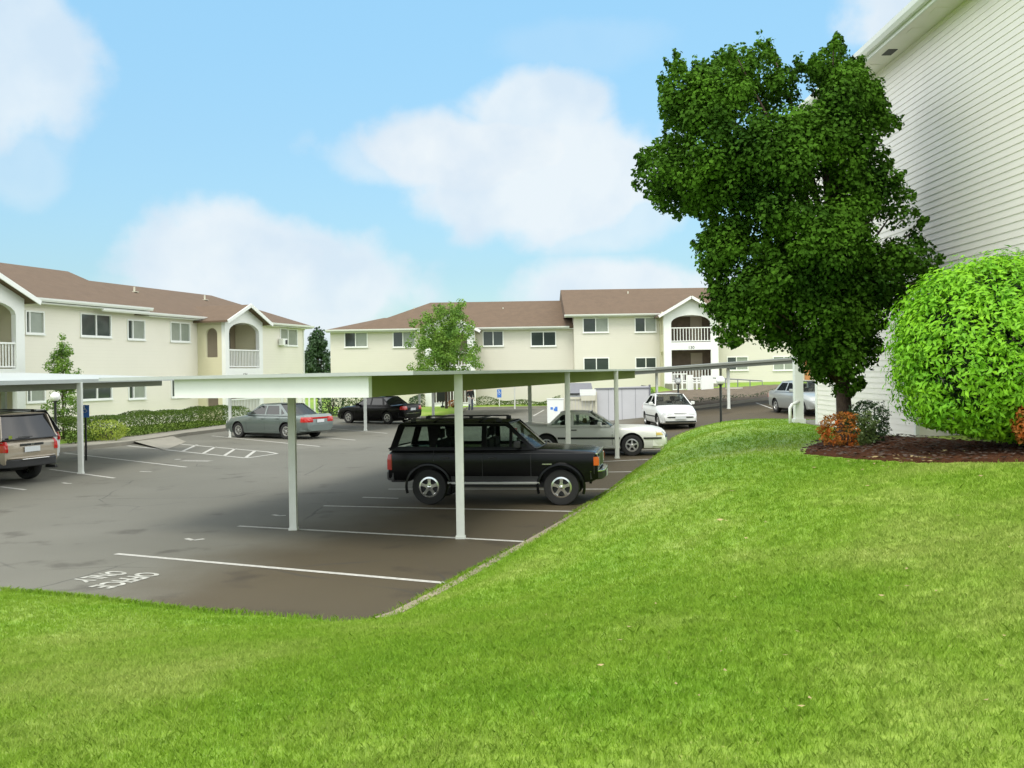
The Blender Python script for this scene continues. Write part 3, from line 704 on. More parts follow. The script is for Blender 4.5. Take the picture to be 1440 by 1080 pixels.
# left bay (cut by the frame edge)
lx1 = LF.hit(35, 480, -1.75)[0]
bay(A, lx1-4.6, lx1, 1.75, 5.75, [2.95, .25], peak=.95, number='123', ground=-.2, gap=.15, archwin=False)
for px, py in ((189, 413), (288, 424)):
    t, z = LF.hit(px, py, 3.0); vent(A, t, 3.0, 5.74+(3.42/4.6)*1.88)
downspout(A, tR-.12, -.002, 0, 5.45)
ac = MB(); t, z = LF.hit(398, 483, -.2); ac.box(t-.3, t+.3, -.38, -.05, z-.12, z+.3); aco = ac.build('air_conditioner', M['trim'], A, bevel=.02)
ag = MB(); ag.box(t-.02, t+.22, -.40, -.378, z-.05, z+.22); ag.build('grille', M['plastic'], aco)
# patio rail past the right end of the block
R2 = empty('patio_railing', (-13.65, 59.0, 0), 0, 'white picket patio railing behind the green sedan at the end of the left block', 'railing')
railing(R2, 0, 2.25, 0, .12, h=1.6, name='pickets', gap=.32, w=.10)
for a in (0, 1.1, 2.25):
    p = MB(); p.box(a-.08, a+.08, -.08, .08, -.05, 2.0); p.build('post', M['trim'], R2)

# ---- far apartment block
FF = Frame(0, 72.0, 1, 0)
B = empty('apartment_building', FF.o, FF.rz, 'wide cream apartment block with stepped brown roof at the far side of the car park', 'building')
def fx(px, py=500): return FF.hit(px, py)
xl = fx(464.8)[0]; xs_ = fx(806.5)[0]; xr = fx(1175)[0]
zeL = 5.62; zeR = 6.40
fw = [(484, 467, 517, 488.5, .48, ('glass', 'blind'), 0), (552, 466, 584, 488.5, .45, ('glass', 'blind'), 0), (678.5, 465, 708, 487, .5, ('glass', 'glass'), 0), (746, 466, 782, 487, .5, ('glass', 'glass'), 0)]
rw = [(818, 447.5, 854, 468.5, .5, ('glass', 'blind'), 0), (890, 447, 920.5, 468, .48, ('glass', 'blind'), 0), (819, 503, 855, 524, .5, ('glass', 'glass'), 0), (891, 502.5, 920.5, 518, .5, ('glass', 'glass'), 0),
      (1018, 501.5, 1048, 521, .45, ('glass', 'blind'), 0), (1082, 501, 1113, 521, .5, ('blind', 'blind'), 0), (1018, 446, 1048, 466, .45, ('glass', 'blind'), 0), (1082, 445, 1113, 465, .5, ('blind', 'blind'), 0)]
def wset(lst):
    o = []
    for xa, ya, xb, yb, s, k, _ in lst:
        x0, zt = fx(xa, (ya)); x1, _z = fx(xb, ya); zb = fx((xa+xb)/2, yb)[1]; zt = fx((xa+xb)/2, ya)[1]
        o.append((x0, x1, zb, zt, s, k))
    return o
fl, rl = wset(fw), wset(rw)
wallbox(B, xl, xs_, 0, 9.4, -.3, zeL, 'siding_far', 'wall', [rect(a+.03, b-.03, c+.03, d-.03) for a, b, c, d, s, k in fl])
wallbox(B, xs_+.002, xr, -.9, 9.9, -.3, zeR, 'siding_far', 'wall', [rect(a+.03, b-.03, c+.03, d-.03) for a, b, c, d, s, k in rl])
for a, b, c, d, s, k in fl: window(B, a, b, c, d, 0, s, k)
for a, b, c, d, s, k in rl: window(B, a, b, c, d, -.9, s, k)
r = MB(); gable_roof(r, fx(500)[0], xs_+1.2, -.42, 9.8, 5.76, 7.95, hipL=True); r.build('roof', M['roof'], B)
r = MB(); gable_roof(r, fx(460)[0], fx(560)[0], -.43, 7.0, 5.75, 6.75, hipL=True); r.build('roof', M['roof'], B)
r = MB(); gable_roof(r, fx(794)[0], xr+.5, -1.35, 10.3, 6.52, 8.75); r.build('roof', M['roof'], B)
r = MB(); r.panel([(-1.33, 6.40), (10.28, 6.40), (4.475, 8.62)], (), lambda a, b, d: (fx(797)[0]+d, a, b), .1); r.build('gable_wall', M['siding_far'], B)
gutter(B, fx(460)[0], xs_-.3, -.44, 5.62); gutter(B, fx(793)[0], fx(930)[0]+.3, -1.36, 6.39)
gutter(B, fx(1008)[0], xr+.5, -1.36, 6.39)
sf = MB(); sf.box(fx(460)[0], xs_-.01, -.4, -.002, 5.56, 5.6); sf.box(fx(794)[0], xr, -1.3, -.902, 6.34, 6.38); sf.build('soffit', M['trim'], B)
for px, y, z in ((577, 3.5, 5.76+.42*3.5), (708, 3.2, 5.76+.42*3.2), (892, 3.3, 6.52+.38*4.4)): vent(B, fx(px)[0], y, z)
# bays of the far block are built straight on the block (parts keep their own depth)
def bay_at(block, x0, x1, y, **k):
    tmp = bpy.data.objects.new('tmp', None); COL.objects.link(tmp)
    bay(tmp, x0, x1, **k)
    for ch in children(tmp):
        for v in ch.data.vertices: v.co.y += y*(1 if ch.name.split('.')[0] != 'house_number' else 0)
        if ch.name.startswith('house_number'): ch.location.y += y
        ch.parent = block
    bpy.data.objects.remove(tmp)
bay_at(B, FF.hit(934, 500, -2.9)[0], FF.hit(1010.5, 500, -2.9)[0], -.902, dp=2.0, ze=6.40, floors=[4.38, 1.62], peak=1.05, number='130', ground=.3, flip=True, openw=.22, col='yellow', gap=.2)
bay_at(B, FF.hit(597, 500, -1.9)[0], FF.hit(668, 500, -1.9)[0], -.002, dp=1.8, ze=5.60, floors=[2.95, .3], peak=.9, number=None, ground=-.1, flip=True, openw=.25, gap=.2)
# entry ramp, pickets and pipe rails in front of the right-hand bay
R3 = empty('entry_ramp', (0, 0, 0), 0, 'raised grey entry ramp with white picket railing below the far balconies', 'ramp')
def wp(px, py, D): return atD(px, py, D)
mb = MB()
for xa, xb, D0, D1, z0, z1_ in ((965, 1080, 63.5, 65.5, .4, 1.15), (946, 1010, 65.5, 68.9, .4, 1.55)):
    a = wp(xa, 540, D0).x; b = wp(xb, 540, D0).x; mb.box(a, b, D0, D1, z0, z1_)
mb.build('ramp_slab', M['concrete'], R3)
railing(R3, wp(946, 540, 65.4).x, wp(966, 540, 65.4).x, 65.4, 1.1, h=1.15, name='picket_railing', gap=.3, w=.1)
railing(R3, wp(974, 540, 63.6).x, wp(986, 540, 63.6).x, 63.6, 1.0, h=1.0, name='picket_railing', gap=.28, w=.1)
for bx_ in ((wp(966.2, 540, 64).x, wp(974, 540, 64).x, 63.9, 64.0, .9, 2.15), (wp(986, 540, 63).x, wp(1003, 540, 63).x, 62.9, 63.0, .95, 2.1), (wp(990, 540, 63).x, wp(1024, 540, 62.8).x, 62.70, 62.8, .55, .98)):
    p = MB(); p.box(*bx_); p.build('solid_panel', M['white'], R3)
mb = MB(); a = wp(1003, 540, 62).x; b = wp(1072, 540, 62).x
mb.tube([(a, 62, 1.95), (b, 62, 1.72), (b, 62, .55)], .035, 8); mb.tube([(a, 62, .9), (b-2.0, 62, .9)], .03, 8)
for k in range(1, 4): mb.tube([(a+(b-a)*k/4, 62, .6), (a+(b-a)*k/4, 62, 1.95-.23*k/4)], .03, 8)
mb.build('hand_rail', M['greydark'], R3, smooth=True, angle=40)
mb = MB(); x0 = wp(1022, 560, 61).x; x1 = wp(1044, 560, 61).x
mb.box(x0, x1, 60.9, 61.0, 1.28, 1.36); mb.box(x0, x1, 60.9, 61.0, .98, 1.04)
for k in range(6): mb.box(x0+(x1-x0)*(k+.2)/6, x0+(x1-x0)*(k+.62)/6, 60.92, 60.98, 1.042, 1.278)
for k in (0, 1): mb.box(x0+k*(x1-x0)-.04, x0+k*(x1-x0)+.04, 61.02, 61.12, .5, 1.34)
tag(mb.build('garden_bench', M['cream']), 'low pale slatted bench back in front of the entry ramp', 'bench')
# timber entry at the right end of the far block
mb = MB(); a = FF.hit(1133, 530, -1.2)[0]; b = FF.hit(1141, 530, -1.2)[0]; mb.box(a, a+.35, -1.1, -.92, .6, 3.4); mb.build('entry_post', M['brick'], B)
mb = MB(); mb.box(a+.351, a+1.6, -1.0, -.92, .6, 3.3); mb.build('entry_door', M['door'], B)

# ---- big lap-sided house on the right (side wall at x = 6.85)
WX = 6.85
H = empty('apartment_building', (WX, 22.4, 0), 0, 'tall pale lap sided house wall close by on the right behind the hedge', 'building')
# local coordinates: x outward(+east), y north relative to 22.4
mb = MB(); top = 8.02; lap = .104; z = 1.0
def lapwall(y0, y1, z0, z1_, xo=0.0):
    n = int(math.ceil((z1_-z0)/lap)); vs = []; fs = []
    for k in range(n):
        a = z0+k*lap; b = min(a+lap, z1_)
        o = len(vs)
        for yy in (y0, y1): vs += [(xo-.011, yy, a), (xo-.001, yy, b), (xo+.012, yy, a)]
        fs += [(o, o+1, o+4, o+3), (o+2, o, o+3, o+5)]
    mb.add(vs, fs)
cz = 3.55
lapwall(-5.5, 0, 1.0, cz); lapwall(-17, 2.1, cz, top)
mb.build('siding_wall', M['bigside'], H)
mb = MB(); mb.box(.02, .3, -17, -5.50, cz-.2, top); mb.box(.02, .3, -5.499, 2.1, cz-.2, top); mb.box(.02, .25, -5.398, 0, .9, cz-.202)
mb.box(.018, 3.2, -5.497, -5.4, .9, cz-.204); mb.box(.3, 12, 1.9, 2.1, cz-.2, top); mb.box(2.0, 2.2, -17, -5.502, .9, cz-.2); mb.box(.3, 12, -.1, 0, .9, cz-.204); mb.box(.301, 12, -17, 2.1, cz-.203, cz-.1)
mb.build('inner_wall', M['bigside'], H)
mb = MB(); mb.box(-.03, .03, -.1, .035, .95, cz); mb.box(-.03, .03, -5.55, -5.47, .95, cz); mb.box(-.03, .03, 2.05, 2.13, cz, top); mb.build('corner_trim', M['trim'], H)
mb = MB(); mb.box(-.46, .02, -17, 2.6, 7.98, 8.02); mb.build('soffit', M['bigside'], H)
mb = MB(); mb.box(-.50, -.462, -17, 2.62, 7.96, 8.16); mb.build('fascia', M['trim'], H)
mb = MB(); prof = [(-.502, 8.02), (-.58, 8.02), (-.62, 8.08), (-.63, 8.16), (-.61, 8.16), (-.502, 8.13)]; n = len(prof)
mb.add([(a, y, b) for y in (-17, 2.64) for a, b in prof], [(k, (k+1) % n, n+(k+1) % n, n+k)[::-1] for k in range(n)] + [tuple(range(n)), tuple(range(2*n-1, n-1, -1))]); mb.build('gutter', M['trim'], H)
mb = MB(); vs = [(-.56, -17, 8.17), (-.56, 2.7, 8.17), (6, 2.7, 10.6), (6, -17, 10.6)]; vs += [(a, b, c-.03) for a, b, c in vs]
mb.add(vs, [(0, 3, 2, 1), (4, 5, 6, 7), (0, 1, 5, 4), (1, 2, 6, 5), (2, 3, 7, 6), (3, 0, 4, 7)]); mb.build('roof', M['roof'], H)
for y in (-5.2, -8.25):
    v = MB(); v.box(-.32, -.16, y-.16, y+.16, 7.972, 7.985); v.build('soffit_vent', M['plastic'], H)
for y in (-3.6, -4.4, -6.3, -7.2):
    v = MB(); v.box(-.34, -.14, y-.12, y+.12, 7.973, 7.984); v.build('soffit_vent', M['bigside'], H)
# porch post past the corner, with the concrete step and a small pipe rail
P = empty('porch_post', (6.66, 23.2, gz(6.66, 23.2)), 0, 'square white porch post on the lawn beside the right house corner', 'post')
pz = gz(6.66, 23.2)
mb = MB(); mb.box(-.095, .095, -.095, .095, 0, 3.2-pz+.15); mb.build('shaft', M['white'], P)
mb = MB(); mb.box(-.13, .13, -.13, .13, -.05, .1); mb.build('base', M['white'], P)
mb = MB(); mb.box(-.13, .13, -.13, .13, 1.75, 1.85); mb.build('collar', M['white'], P)
hr = MB(); x = onz(1106, 605, 1.2); hr.tube([(0, 0, -.1), (0, 0, .36), (.06, .05, .43), (.3, .25, .5)], .035, 10)
tag(hr.build('hand_rail', M['white'], None, smooth=True, loc=(6.38, 22.9, gz(6.38, 22.9))), 'short bent white pipe rail beside the square porch post', 'handrail')
flat('walkway', [(6.75, 22.6), (6.75, 21.9), (7.6, 21.9), (9, 22.4), (9, 24.2), (6.9, 24.2)], gz(6.9, 22.6)+.03, 'concrete', h=.2)

# ================================================================ CARPORTS
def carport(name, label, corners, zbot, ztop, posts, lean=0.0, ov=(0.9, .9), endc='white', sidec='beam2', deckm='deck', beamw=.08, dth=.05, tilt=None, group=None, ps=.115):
    """corners: near-left, near-right, far-right, far-left of the deep beam ring; deck overhangs the long sides by ov"""
    c = [Vector((p[0], p[1], 0)) for p in corners]
    R = empty(name, c[1], 0, label, 'carport', group); o = c[1]
    dz = (lambda p: 0) if tilt is None else tilt
    mb = MB()
    def beam(a, b):
        d = (b-a).normalized(); s = Vector((-d.y, d.x, 0))*beamw
        vs = []
        for p in (a, b):
            for q in (p, p+s):
                for z in (zbot+dz(p), ztop+dz(p)): vs.append((q.x-o.x, q.y-o.y, z))
        mb.add(vs, [(0, 1, 3, 2), (4, 6, 7, 5), (0, 4, 5, 1), (2, 3, 7, 6), (1, 5, 7, 3), (0, 2, 6, 4)]); 
    e = .004
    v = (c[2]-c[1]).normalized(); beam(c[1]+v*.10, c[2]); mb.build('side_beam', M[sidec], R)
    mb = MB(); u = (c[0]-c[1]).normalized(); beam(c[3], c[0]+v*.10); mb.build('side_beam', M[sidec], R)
    mb = MB(); v = (c[2]-c[1]).normalized(); beam(c[0]-v*e+u*.02, c[1]-v*e-u*.02); mb.build('end_beam', M[endc], R)
    mb = MB(); beam(c[2]+v*e, c[3]+v*e); mb.build('end_beam', M[endc], R)
    rt = (c[1]-c[0]).normalized()
    M_ = 0; q = [c[0]-rt*ov[0]-v*.12, c[1]+rt*ov[1]-v*.12, c[2]+rt*ov[1]+v*.12, c[3]-rt*ov[0]+v*.12]
    mb = MB(); vs = [(p.x-o.x, p.y-o.y, ztop+.003+dz(p)+(lean*((p-c[1]).dot(-rt)))) for p in q]; vs += [(a, b, z+dth) for a, b, z in vs]
    mb.add(vs, [(3, 2, 1, 0), (4, 5, 6, 7), (0, 1, 5, 4), (1, 2, 6, 5), (2, 3, 7, 6), (3, 0, 4, 7)]); mb.build('roof_deck', M[deckm], R)
    mb = MB()
    for k in range(1, int((c[2]-c[1]).length/1.4)):
        a = c[1]+v*k*1.4+(-rt)*.1; b = c[0]+v*k*1.4+rt*.1
        if (b-a).length > .5: 
            mb.bar((a.x-o.x, a.y-o.y, ztop-.09+dz(a)), (b.x-o.x, b.y-o.y, ztop-.09+dz(b)), .06, .16)
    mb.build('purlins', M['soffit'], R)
    for (x, y, s) in posts:
        z = z1(x, y); mb = MB(); h = ztop+dz(Vector((x, y, 0)))-.001; w = ps*s
        mb.box(x-o.x-w/2, x-o.x+w/2, y-o.y-w/2, y-o.y+w/2, z, h)
        mb.box(x-o.x-w*.62, x-o.x+w*.62, y-o.y-w*.62, y-o.y+w*.62, z, z+.04)
        ob = mb.build('post', M['post'], R)
    return R
p = lambda a, b, z=0: onz(a, b, z)
PA = [p(413, 745), p(648, 757), p(868, 644.5), p(632, 672)]
rowv = (Vector((PA[2].x, PA[2].y, 0))-Vector((PA[1].x, PA[1].y, 0))).normalized()
rp3 = Vector((PA[1].x, PA[1].y, 0))+rowv*7.6
lp2 = Vector((PA[0].x, PA[0].y, 0))+rowv*7.9; lp3 = Vector((PA[0].x, PA[0].y, 0))+rowv*15.3
nl, nr = atD(247, 560, 15.1), atD(517, 559, 13.6); fr = atD(893, 531.8, 37.3)
fl_ = Vector((nl.x+fr.x-nr.x, nl.y+fr.y-nr.y, 0))
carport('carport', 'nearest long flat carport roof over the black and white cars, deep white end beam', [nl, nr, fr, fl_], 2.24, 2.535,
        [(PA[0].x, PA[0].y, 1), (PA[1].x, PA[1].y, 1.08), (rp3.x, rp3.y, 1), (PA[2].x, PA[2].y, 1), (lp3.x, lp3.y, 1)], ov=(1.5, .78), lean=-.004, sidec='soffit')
# left carport over the brown vehicle
PB = [p(114, 666)]
l0 = Vector((-12.35, 19.5, 0)); l1 = Vector((-12.1, 34.4, 0)); w_ = Vector((-4.6, .1, 0))
carport('carport', 'flat carport roof at the left frame edge over the brown vehicle', [l0+w_, l0, l1, l1+w_], 2.26, 2.46, [(PB[0].x, PB[0].y, 1.0), (-12.0, 19.9, 1.), (-14.6, 28.6, 1.0)], ov=(.5, .65), lean=.045, endc='deck', dth=.1)
# carport over the green sedan
q1, q2 = p(324, 615), p(514, 605.6)
v_ = Vector((.2756, .961, 0)); c0 = Vector((q1.x, q1.y, 0)); c1 = Vector((q2.x, q2.y, 0))
carport('carport', 'carport over the green sedan, mostly hidden behind the nearest roof', [c0-v_*1.0+Vector((-.2, 0, 0)), c1-v_*1.5+Vector((.4, 0, 0)), c1+v_*7+Vector((.4, 0, 0)), c0+v_*8.3+Vector((-.2, 0, 0))], 2.24, 2.42, [(q1.x, q1.y, .9), (q2.x, q2.y, 1.05)], ov=(.1, .3), endc='deck')
q1, q2, q3 = p(590.5, 594), p(609.5, 591), p(724, 575)
carport('carport', 'small far carport on thin posts beside the grass island', [Vector((-6.0, 50.2, 0)), Vector((-3.2, 49.6, 0)), Vector((1.4, 65.6, 0)), Vector((-2.0, 66.2, 0))], 2.25, 2.4, [(q1.x, q1.y, .9), (q2.x, q2.y, 1.2), (q3.x, q3.y, .9)], ov=(.2, .3), endc='deck')
# far right carport, rising with the ground
cl = [atD(893, 526, 49.2), atD(1128, 512, 48.6)]
n0 = Vector((cl[0].x, 49.2, 0)); n1 = Vector((cl[1].x, 48.6, 0))
tl = lambda q: (q.x-n0.x)/(n1.x-n0.x)*.46
carport('carport', 'far right carport roof sloping up to the right on slim posts', [n0, n1, n1+Vector((.3, 4.4, 0)), n0+Vector((.3, 4.4, 0))], 2.30, 2.46,
        [(onz(916, 583, .2).x, 49.6, .8), (onz(924, 580, .25).x, 53.2, .8), (onz(1045, 571.5, .7).x, 53.0, .9), (onz(1061, 574.5, .75).x, 49.3, 1.15)], ov=(.05, .2), tilt=tl, endc='greyfascia', dth=.1, deckm='greyfascia')
# ================================================================ VEHICLES
def interp(pts, x):
    """smooth-ish interpolation over (x, v) points sorted by x"""
    if x <= pts[0][0]: return pts[0][1]
    for (a, va), (b, vb) in zip(pts[:-1], pts[1:]):
        if x <= b:
            t = (x-a)/(b-a+1e-9); return va+(vb-va)*t
    return pts[-1][1]
def bez(pts, n=6):
    """round the corners of a profile polyline (chaikin)"""
    for _ in range(2):
        q = [pts[0]]
        for a, b in zip(pts[:-1], pts[1:]):
            q += [(a[0]*.8+b[0]*.2, a[1]*.8+b[1]*.2), (a[0]*.2+b[0]*.8, a[1]*.2+b[1]*.8)]
        pts = q+[pts[-1]]
    return pts
# cross-section: (fraction of half width, fraction of height)
XS_SEDAN = [(0, 0), (.82, 0), (.93, .05), (.965, .16), (.985, .35), (1.0, .55), (.995, .70), (.97, .82), (.92, .93), (.80, .985), (.5, 1.0), (0, 1.01)]
XS_BOX = [(0, 0), (.90, 0), (.965, .03), (.985, .12), (.995, .35), (1.0, .6), (.995, .84), (.975, .93), (.93, .975), (.85, .99), (.5, 1.0), (0, 1.004)]
def arc(t0=.0): pass
class Car:
    def __init__(s, S):
        s.S = S; s.topp = bez(S['top']); s.botp = S['bot']; s.hwp = bez(S['hw']); s.xs = S.get('xs', XS_SEDAN)
    def zt(s, x): return interp(s.topp, x)
    def zb(s, x): return interp(s.botp, x)
    def hw(s, x): return interp(s.hwp, x)
    def side(s, x, z):
        zb, zt = s.zb(x), s.zt(x); f = (z-zb)/(zt-zb+1e-6); f = min(max(f, 0.0), 1.0)
        X = s.xs[1:-1]
        for (a, fa), (b, fb) in zip(X[:-1], X[1:]):
            if f <= fb: return s.hw(x)*(a+(b-a)*(f-fa)/(fb-fa+1e-9))
        return s.hw(x)*.8
def car(name, S, label, cat, loc, rz, group=None):
    C_ = Car(S); R = empty(name, loc, rz, label, cat, group)
    paint = S['paint']; x0, x1 = S['top'][0][0], S['top'][-1][0]
    # ---- body
    mb = MB(); st = sorted(set([round(x0+(x1-x0)*k/64, 4) for k in range(65)] + [x0+.02, x1-.02]))
    ring = [(a, b) for a, b in C_.xs] + [(-a, b) for a, b in C_.xs[-2:0:-1]]; n = len(ring); vs = []
    for i, x in enumerate(st):
        zt, zb, hw = C_.zt(x), C_.zb(x), C_.hw(x)
        for a, b in ring: vs.append((x, a*hw, zb+(zt-zb)*b))
    fs = []
    for i in range(len(st)-1):
        for k in range(n): a = i*n+k; b = i*n+(k+1) % n; fs.append((a, a+n, b+n, b))
    fs.append(tuple(range(n))); fs.append(tuple((len(st)-1)*n+k for k in range(n))[::-1])
    mb.add(vs, fs); body = mb.build('body', [paint, M['plastic']], R)
    r = S['r']; cut = MB(); aw = r+S.get('gap', .06)
    for ax in S['axles']:
        for sg in (-1, 1):
            h = C_.hw(ax); Mx = Matrix.Translation((ax, sg*(h-.14), r+.02)) @ Matrix.Rotation(PI/2, 4, 'X')
            cut.lathe([(0, -.24), (aw, -.24), (aw, .24), (0, .24)], 28, Mx)
    co = cut.build('cutter', M['plastic'], R)
    bm = bmesh.new(); bm.from_mesh(co.data); bmesh.ops.remove_doubles(bm, verts=bm.verts, dist=1e-5); bmesh.ops.recalc_face_normals(bm, faces=bm.faces); bm.to_mesh(co.data); bm.free()
    bm = bmesh.new(); bm.from_mesh(body.data); bmesh.ops.recalc_face_normals(bm, faces=bm.faces); bm.to_mesh(body.data); bm.free()
    md = body.modifiers.new('b', 'BOOLEAN'); md.object = co; md.operation = 'DIFFERENCE'; md.solver = 'EXACT'
    try: md.material_mode = 'TRANSFER'
    except Exception: pass
    bpy.context.view_layer.update(); me = bpy.data.meshes.new_from_object(body.evaluated_get(bpy.context.evaluated_depsgraph_get()))
    body.modifiers.clear(); body.data = me; me.name = 'body'
    me.polygons.foreach_set('use_smooth', [True]*len(me.polygons)); me.set_sharp_from_angle(angle=math.radians(32))
    bpy.data.objects.remove(co)
    if len(me.materials) < 2: me.materials.append(M['plastic'])
    # ---- cabin shell
    cab = S['cab']; zb0 = cab['zb']; tum = cab['tum']; hwc = cab['hw']
    def cy(z): return hwc - max(0, z-zb0)*tum
    def sidefn(sg, off=0): return lambda a, b, d: (a, sg*(cy(b)+off-d), b)
    for sg in (-1, 1):
        mb = MB(); mb.panel(cab['outer'], [w for w in cab['wins']], sidefn(sg), .035)
        mb.build('cabin_side', cab.get('pillar', paint), R)
        for w in cab['wins']:
            g = MB(); g.panel(w, (), sidefn(sg, -.012), .004); g.build('side_window', S.get('sideglass', M['carglass']), R)
    rf0, rf1 = cab['roof']; zr = cab['zr']
    mb = MB(); vs = []; K = 10; J = 6
    for i in range(K+1):
        x = rf1+(rf0-rf1)*i/K; e = math.sin(PI*i/K)*.02
        for j in range(-J, J+1):
            t = j/J; vs.append((x, t*(cy(zr)+.004), zr+.035*(1-abs(t)**2.6)+e-(.012 if abs(j) == J else 0)))
    m_ = 2*J+1; fs = [(i*m_+j, i*m_+j+1, (i+1)*m_+j+1, (i+1)*m_+j) for i in range(K) for j in range(2*J)]
    nv = len(vs); vs += [(a, b, c-.045) for a, b, c in vs]; fs += [tuple(q+nv for q in f[::-1]) for f in fs]
    def rim(idx):
        for a, b in zip(idx[:-1], idx[1:]): fs.append((a, b, b+nv, a+nv))
    rim([i*m_ for i in range(K+1)]); rim([K*m_+j for j in range(m_)]); rim([i*m_+m_-1 for i in range(K, -1, -1)]); rim([j for j in range(m_-1, -1, -1)])
    mb.add(vs, fs); mb.build('roof', paint, R, smooth=True, angle=50)
    def glassquad(nm, xb, zb, xt, zt_, bow=.07, m='carglass'):
        mb = MB(); vs = []; J = 8
        for t in range(5):
            x = xb+(xt-xb)*t/4; z = zb+(zt_-zb)*t/4
            for j in range(-J, J+1):
                q = j/J; s_ = 1 if xb > 0 else -1
                vs.append((x+s_*bow*(1-q*q)-s_*.02, q*(cy(z)-.025), z))
        mm = 2*J+1; mb.add(vs, [(i*mm+j, i*mm+j+1, (i+1)*mm+j+1, (i+1)*mm+j) for i in range(4) for j in range(2*J)])
        return mb.build(nm, M[m], R, smooth=True)
    o = cab['outer']; ws = cab['ws']; rw = cab['rw']
    glassquad('windscreen', *ws); glassquad('rear_window', *rw, m=S.get('rearglass', 'carglass'), bow=cab.get('rbow', .05))
    for s_, q in ((1, ws), (-1, rw)):     # black band round the screens
        mb = MB()
        for z_, x_ in ((q[1], q[0]), (q[3], q[2])):
            mb.tube([(x_+s_*(.05*(1-t*t)), t*(cy(z_)-.03), z_) for t in (-1, -.5, 0, .5, 1)], .016, 6)
        mb.build('window_seal', M['plastic'], R)
    # interior
    mb = MB(); fx_, rx = cab['seats']; zf = zb0-.02
    mb.box(rw[0]+.1, ws[0]-.12, -hwc+.06, hwc-.06, zf-.02, zf+.015); mb.build('cabin_floor', M['interior'], R)
    mb = MB()
    for sg in (-1, 1):
        for xx in (fx_, rx):
            w_ = .24 if xx == fx_ else .3
            mb.bar((xx, sg*.36, zf), (xx-.13, sg*.36, zf+(zr-zf)*.42), .13, w_*2, up=(1, 0, 0)) if False else mb.box(xx-.16, xx-.03, sg*.36-w_, sg*.36+w_, zf, zf+(zr-zf)*.36)
            mb.box(xx-.19, xx-.09, sg*.36-.12, sg*.36+.12, zf+(zr-zf)*.42, zf+(zr-zf)*.76)
            mb.box(xx-.15, xx-.13, sg*.36-.05, sg*.36+.05, zf+(zr-zf)*.36, zf+(zr-zf)*.42)
    mb.build('seats', M[S.get('seat', 'interior')], R, bevel=.03)
    mb = MB(); mb.lathe([(.17, -.012), (.185, 0), (.17, .012), (.155, 0)], 18, Matrix.Translation((ws[0]-.52, .36, zf+.10)) @ Matrix.Rotation(-1.1, 4, 'Y'), closed=True); mb.box(ws[0]-.42, ws[0]-.16, -hwc+.12, hwc-.12, zf, zf+.05); mb.build('dashboard', M['interior'], R)
    # ---- wheels
    for ax in S['axles']:
        for sg in (-1, 1):
            yo = sg*(C_.hw(ax)*.985-.025); Wm = Matrix.Translation((ax, yo, r)) @ Matrix.Rotation(-sg*PI/2, 4, 'X')   # local +z points outboard
            rr = S.get('rim', r*.60); tw = S.get('tw', .20)
            W = MB(); W.lathe([(rr, -tw*.95), (r*.93, -tw), (r, -tw*.85), (r, -.035), (r*.975, -.008), (r*.86, .0), (rr*1.03, -.012), (rr, -.03)], 32, Wm, closed=True)
            wo = W.build('wheel', M['rubber'], R, smooth=True, angle=40)
            Q = MB(); Q.lathe([(rr*1.02, -.05), (rr*1.02, -.008), (rr*.86, -.004), (rr*.80, -.03), (rr*.79, -.10)], 32, Wm)
            ns = S.get('spokes', 5); sw = S.get('spokew', .34)
            for k in range(ns):
                a = 2*PI*k/ns+.31
                P_ = []
                for (rad, wd, zz) in ((rr*.12, rr*sw*.75, -.018), (rr*.5, rr*sw*.44, -.022), (rr*.95, rr*sw*.66, -.02)):
                    for t in (-1, 1): P_.append(Vector((rad*math.cos(a)-t*wd/2*math.sin(a)*1.0, rad*math.sin(a)+t*wd/2*math.cos(a), zz)))
                P2 = [p+Vector((0, 0, -.035)) for p in P_]
                Q.add([Wm @ p for p in P_+P2], [(0, 2, 3, 1), (2, 4, 5, 3), (6, 7, 9, 8), (8, 9, 11, 10), (0, 6, 8, 2), (2, 8, 10, 4), (1, 3, 9, 7), (3, 5, 11, 9)])
            Q.build('rim', M[S.get('rimmat', 'alloy')], wo, smooth=True, angle=35)
            Q = MB(); Q.lathe([(rr*.80, -.095), (0, -.09)], 24, Wm); Q.build('brake_drum', M['plastic'], wo)
            Q = MB(); Q.lathe([(0, -.008), (rr*.13, -.009), (rr*.19, -.018), (rr*.2, -.04)], 16, Wm); Q.build('hub_cap', M[S.get('hub', 'plastic')], wo, smooth=True, angle=40)
    # ---- side strips on the true surface: (x0,x1,z0,z1,mat,offset,name)
    for (xa, xb, za, zb_, m_, off, nm) in S.get('strips', []):
        for sg in (-1, 1):
            mb = MB(); N_ = max(2, int(abs(xb-xa)/.12)); vs = []
            for k in range(N_+1):
                x = xa+(xb-xa)*k/N_
                for z in (za, zb_):
                    y = C_.side(x, z); vs += [(x, sg*(y+off), z), (x, sg*(y-.02), z)]
            fs = []
            for k in range(N_):
                a = 4*k; fs += [(a, a+4, a+6, a+2), (a+1, a+3, a+7, a+5), (a, a+1, a+5, a+4), (a+2, a+6, a+7, a+3)]
            fs += [(0, 2, 3, 1), (4*N_, 4*N_+1, 4*N_+3, 4*N_+2)]
            if sg < 0: fs = [f[::-1] for f in fs]
            mb.add(vs, fs); mb.build(nm, m_ if not isinstance(m_, str) else M[m_], R)
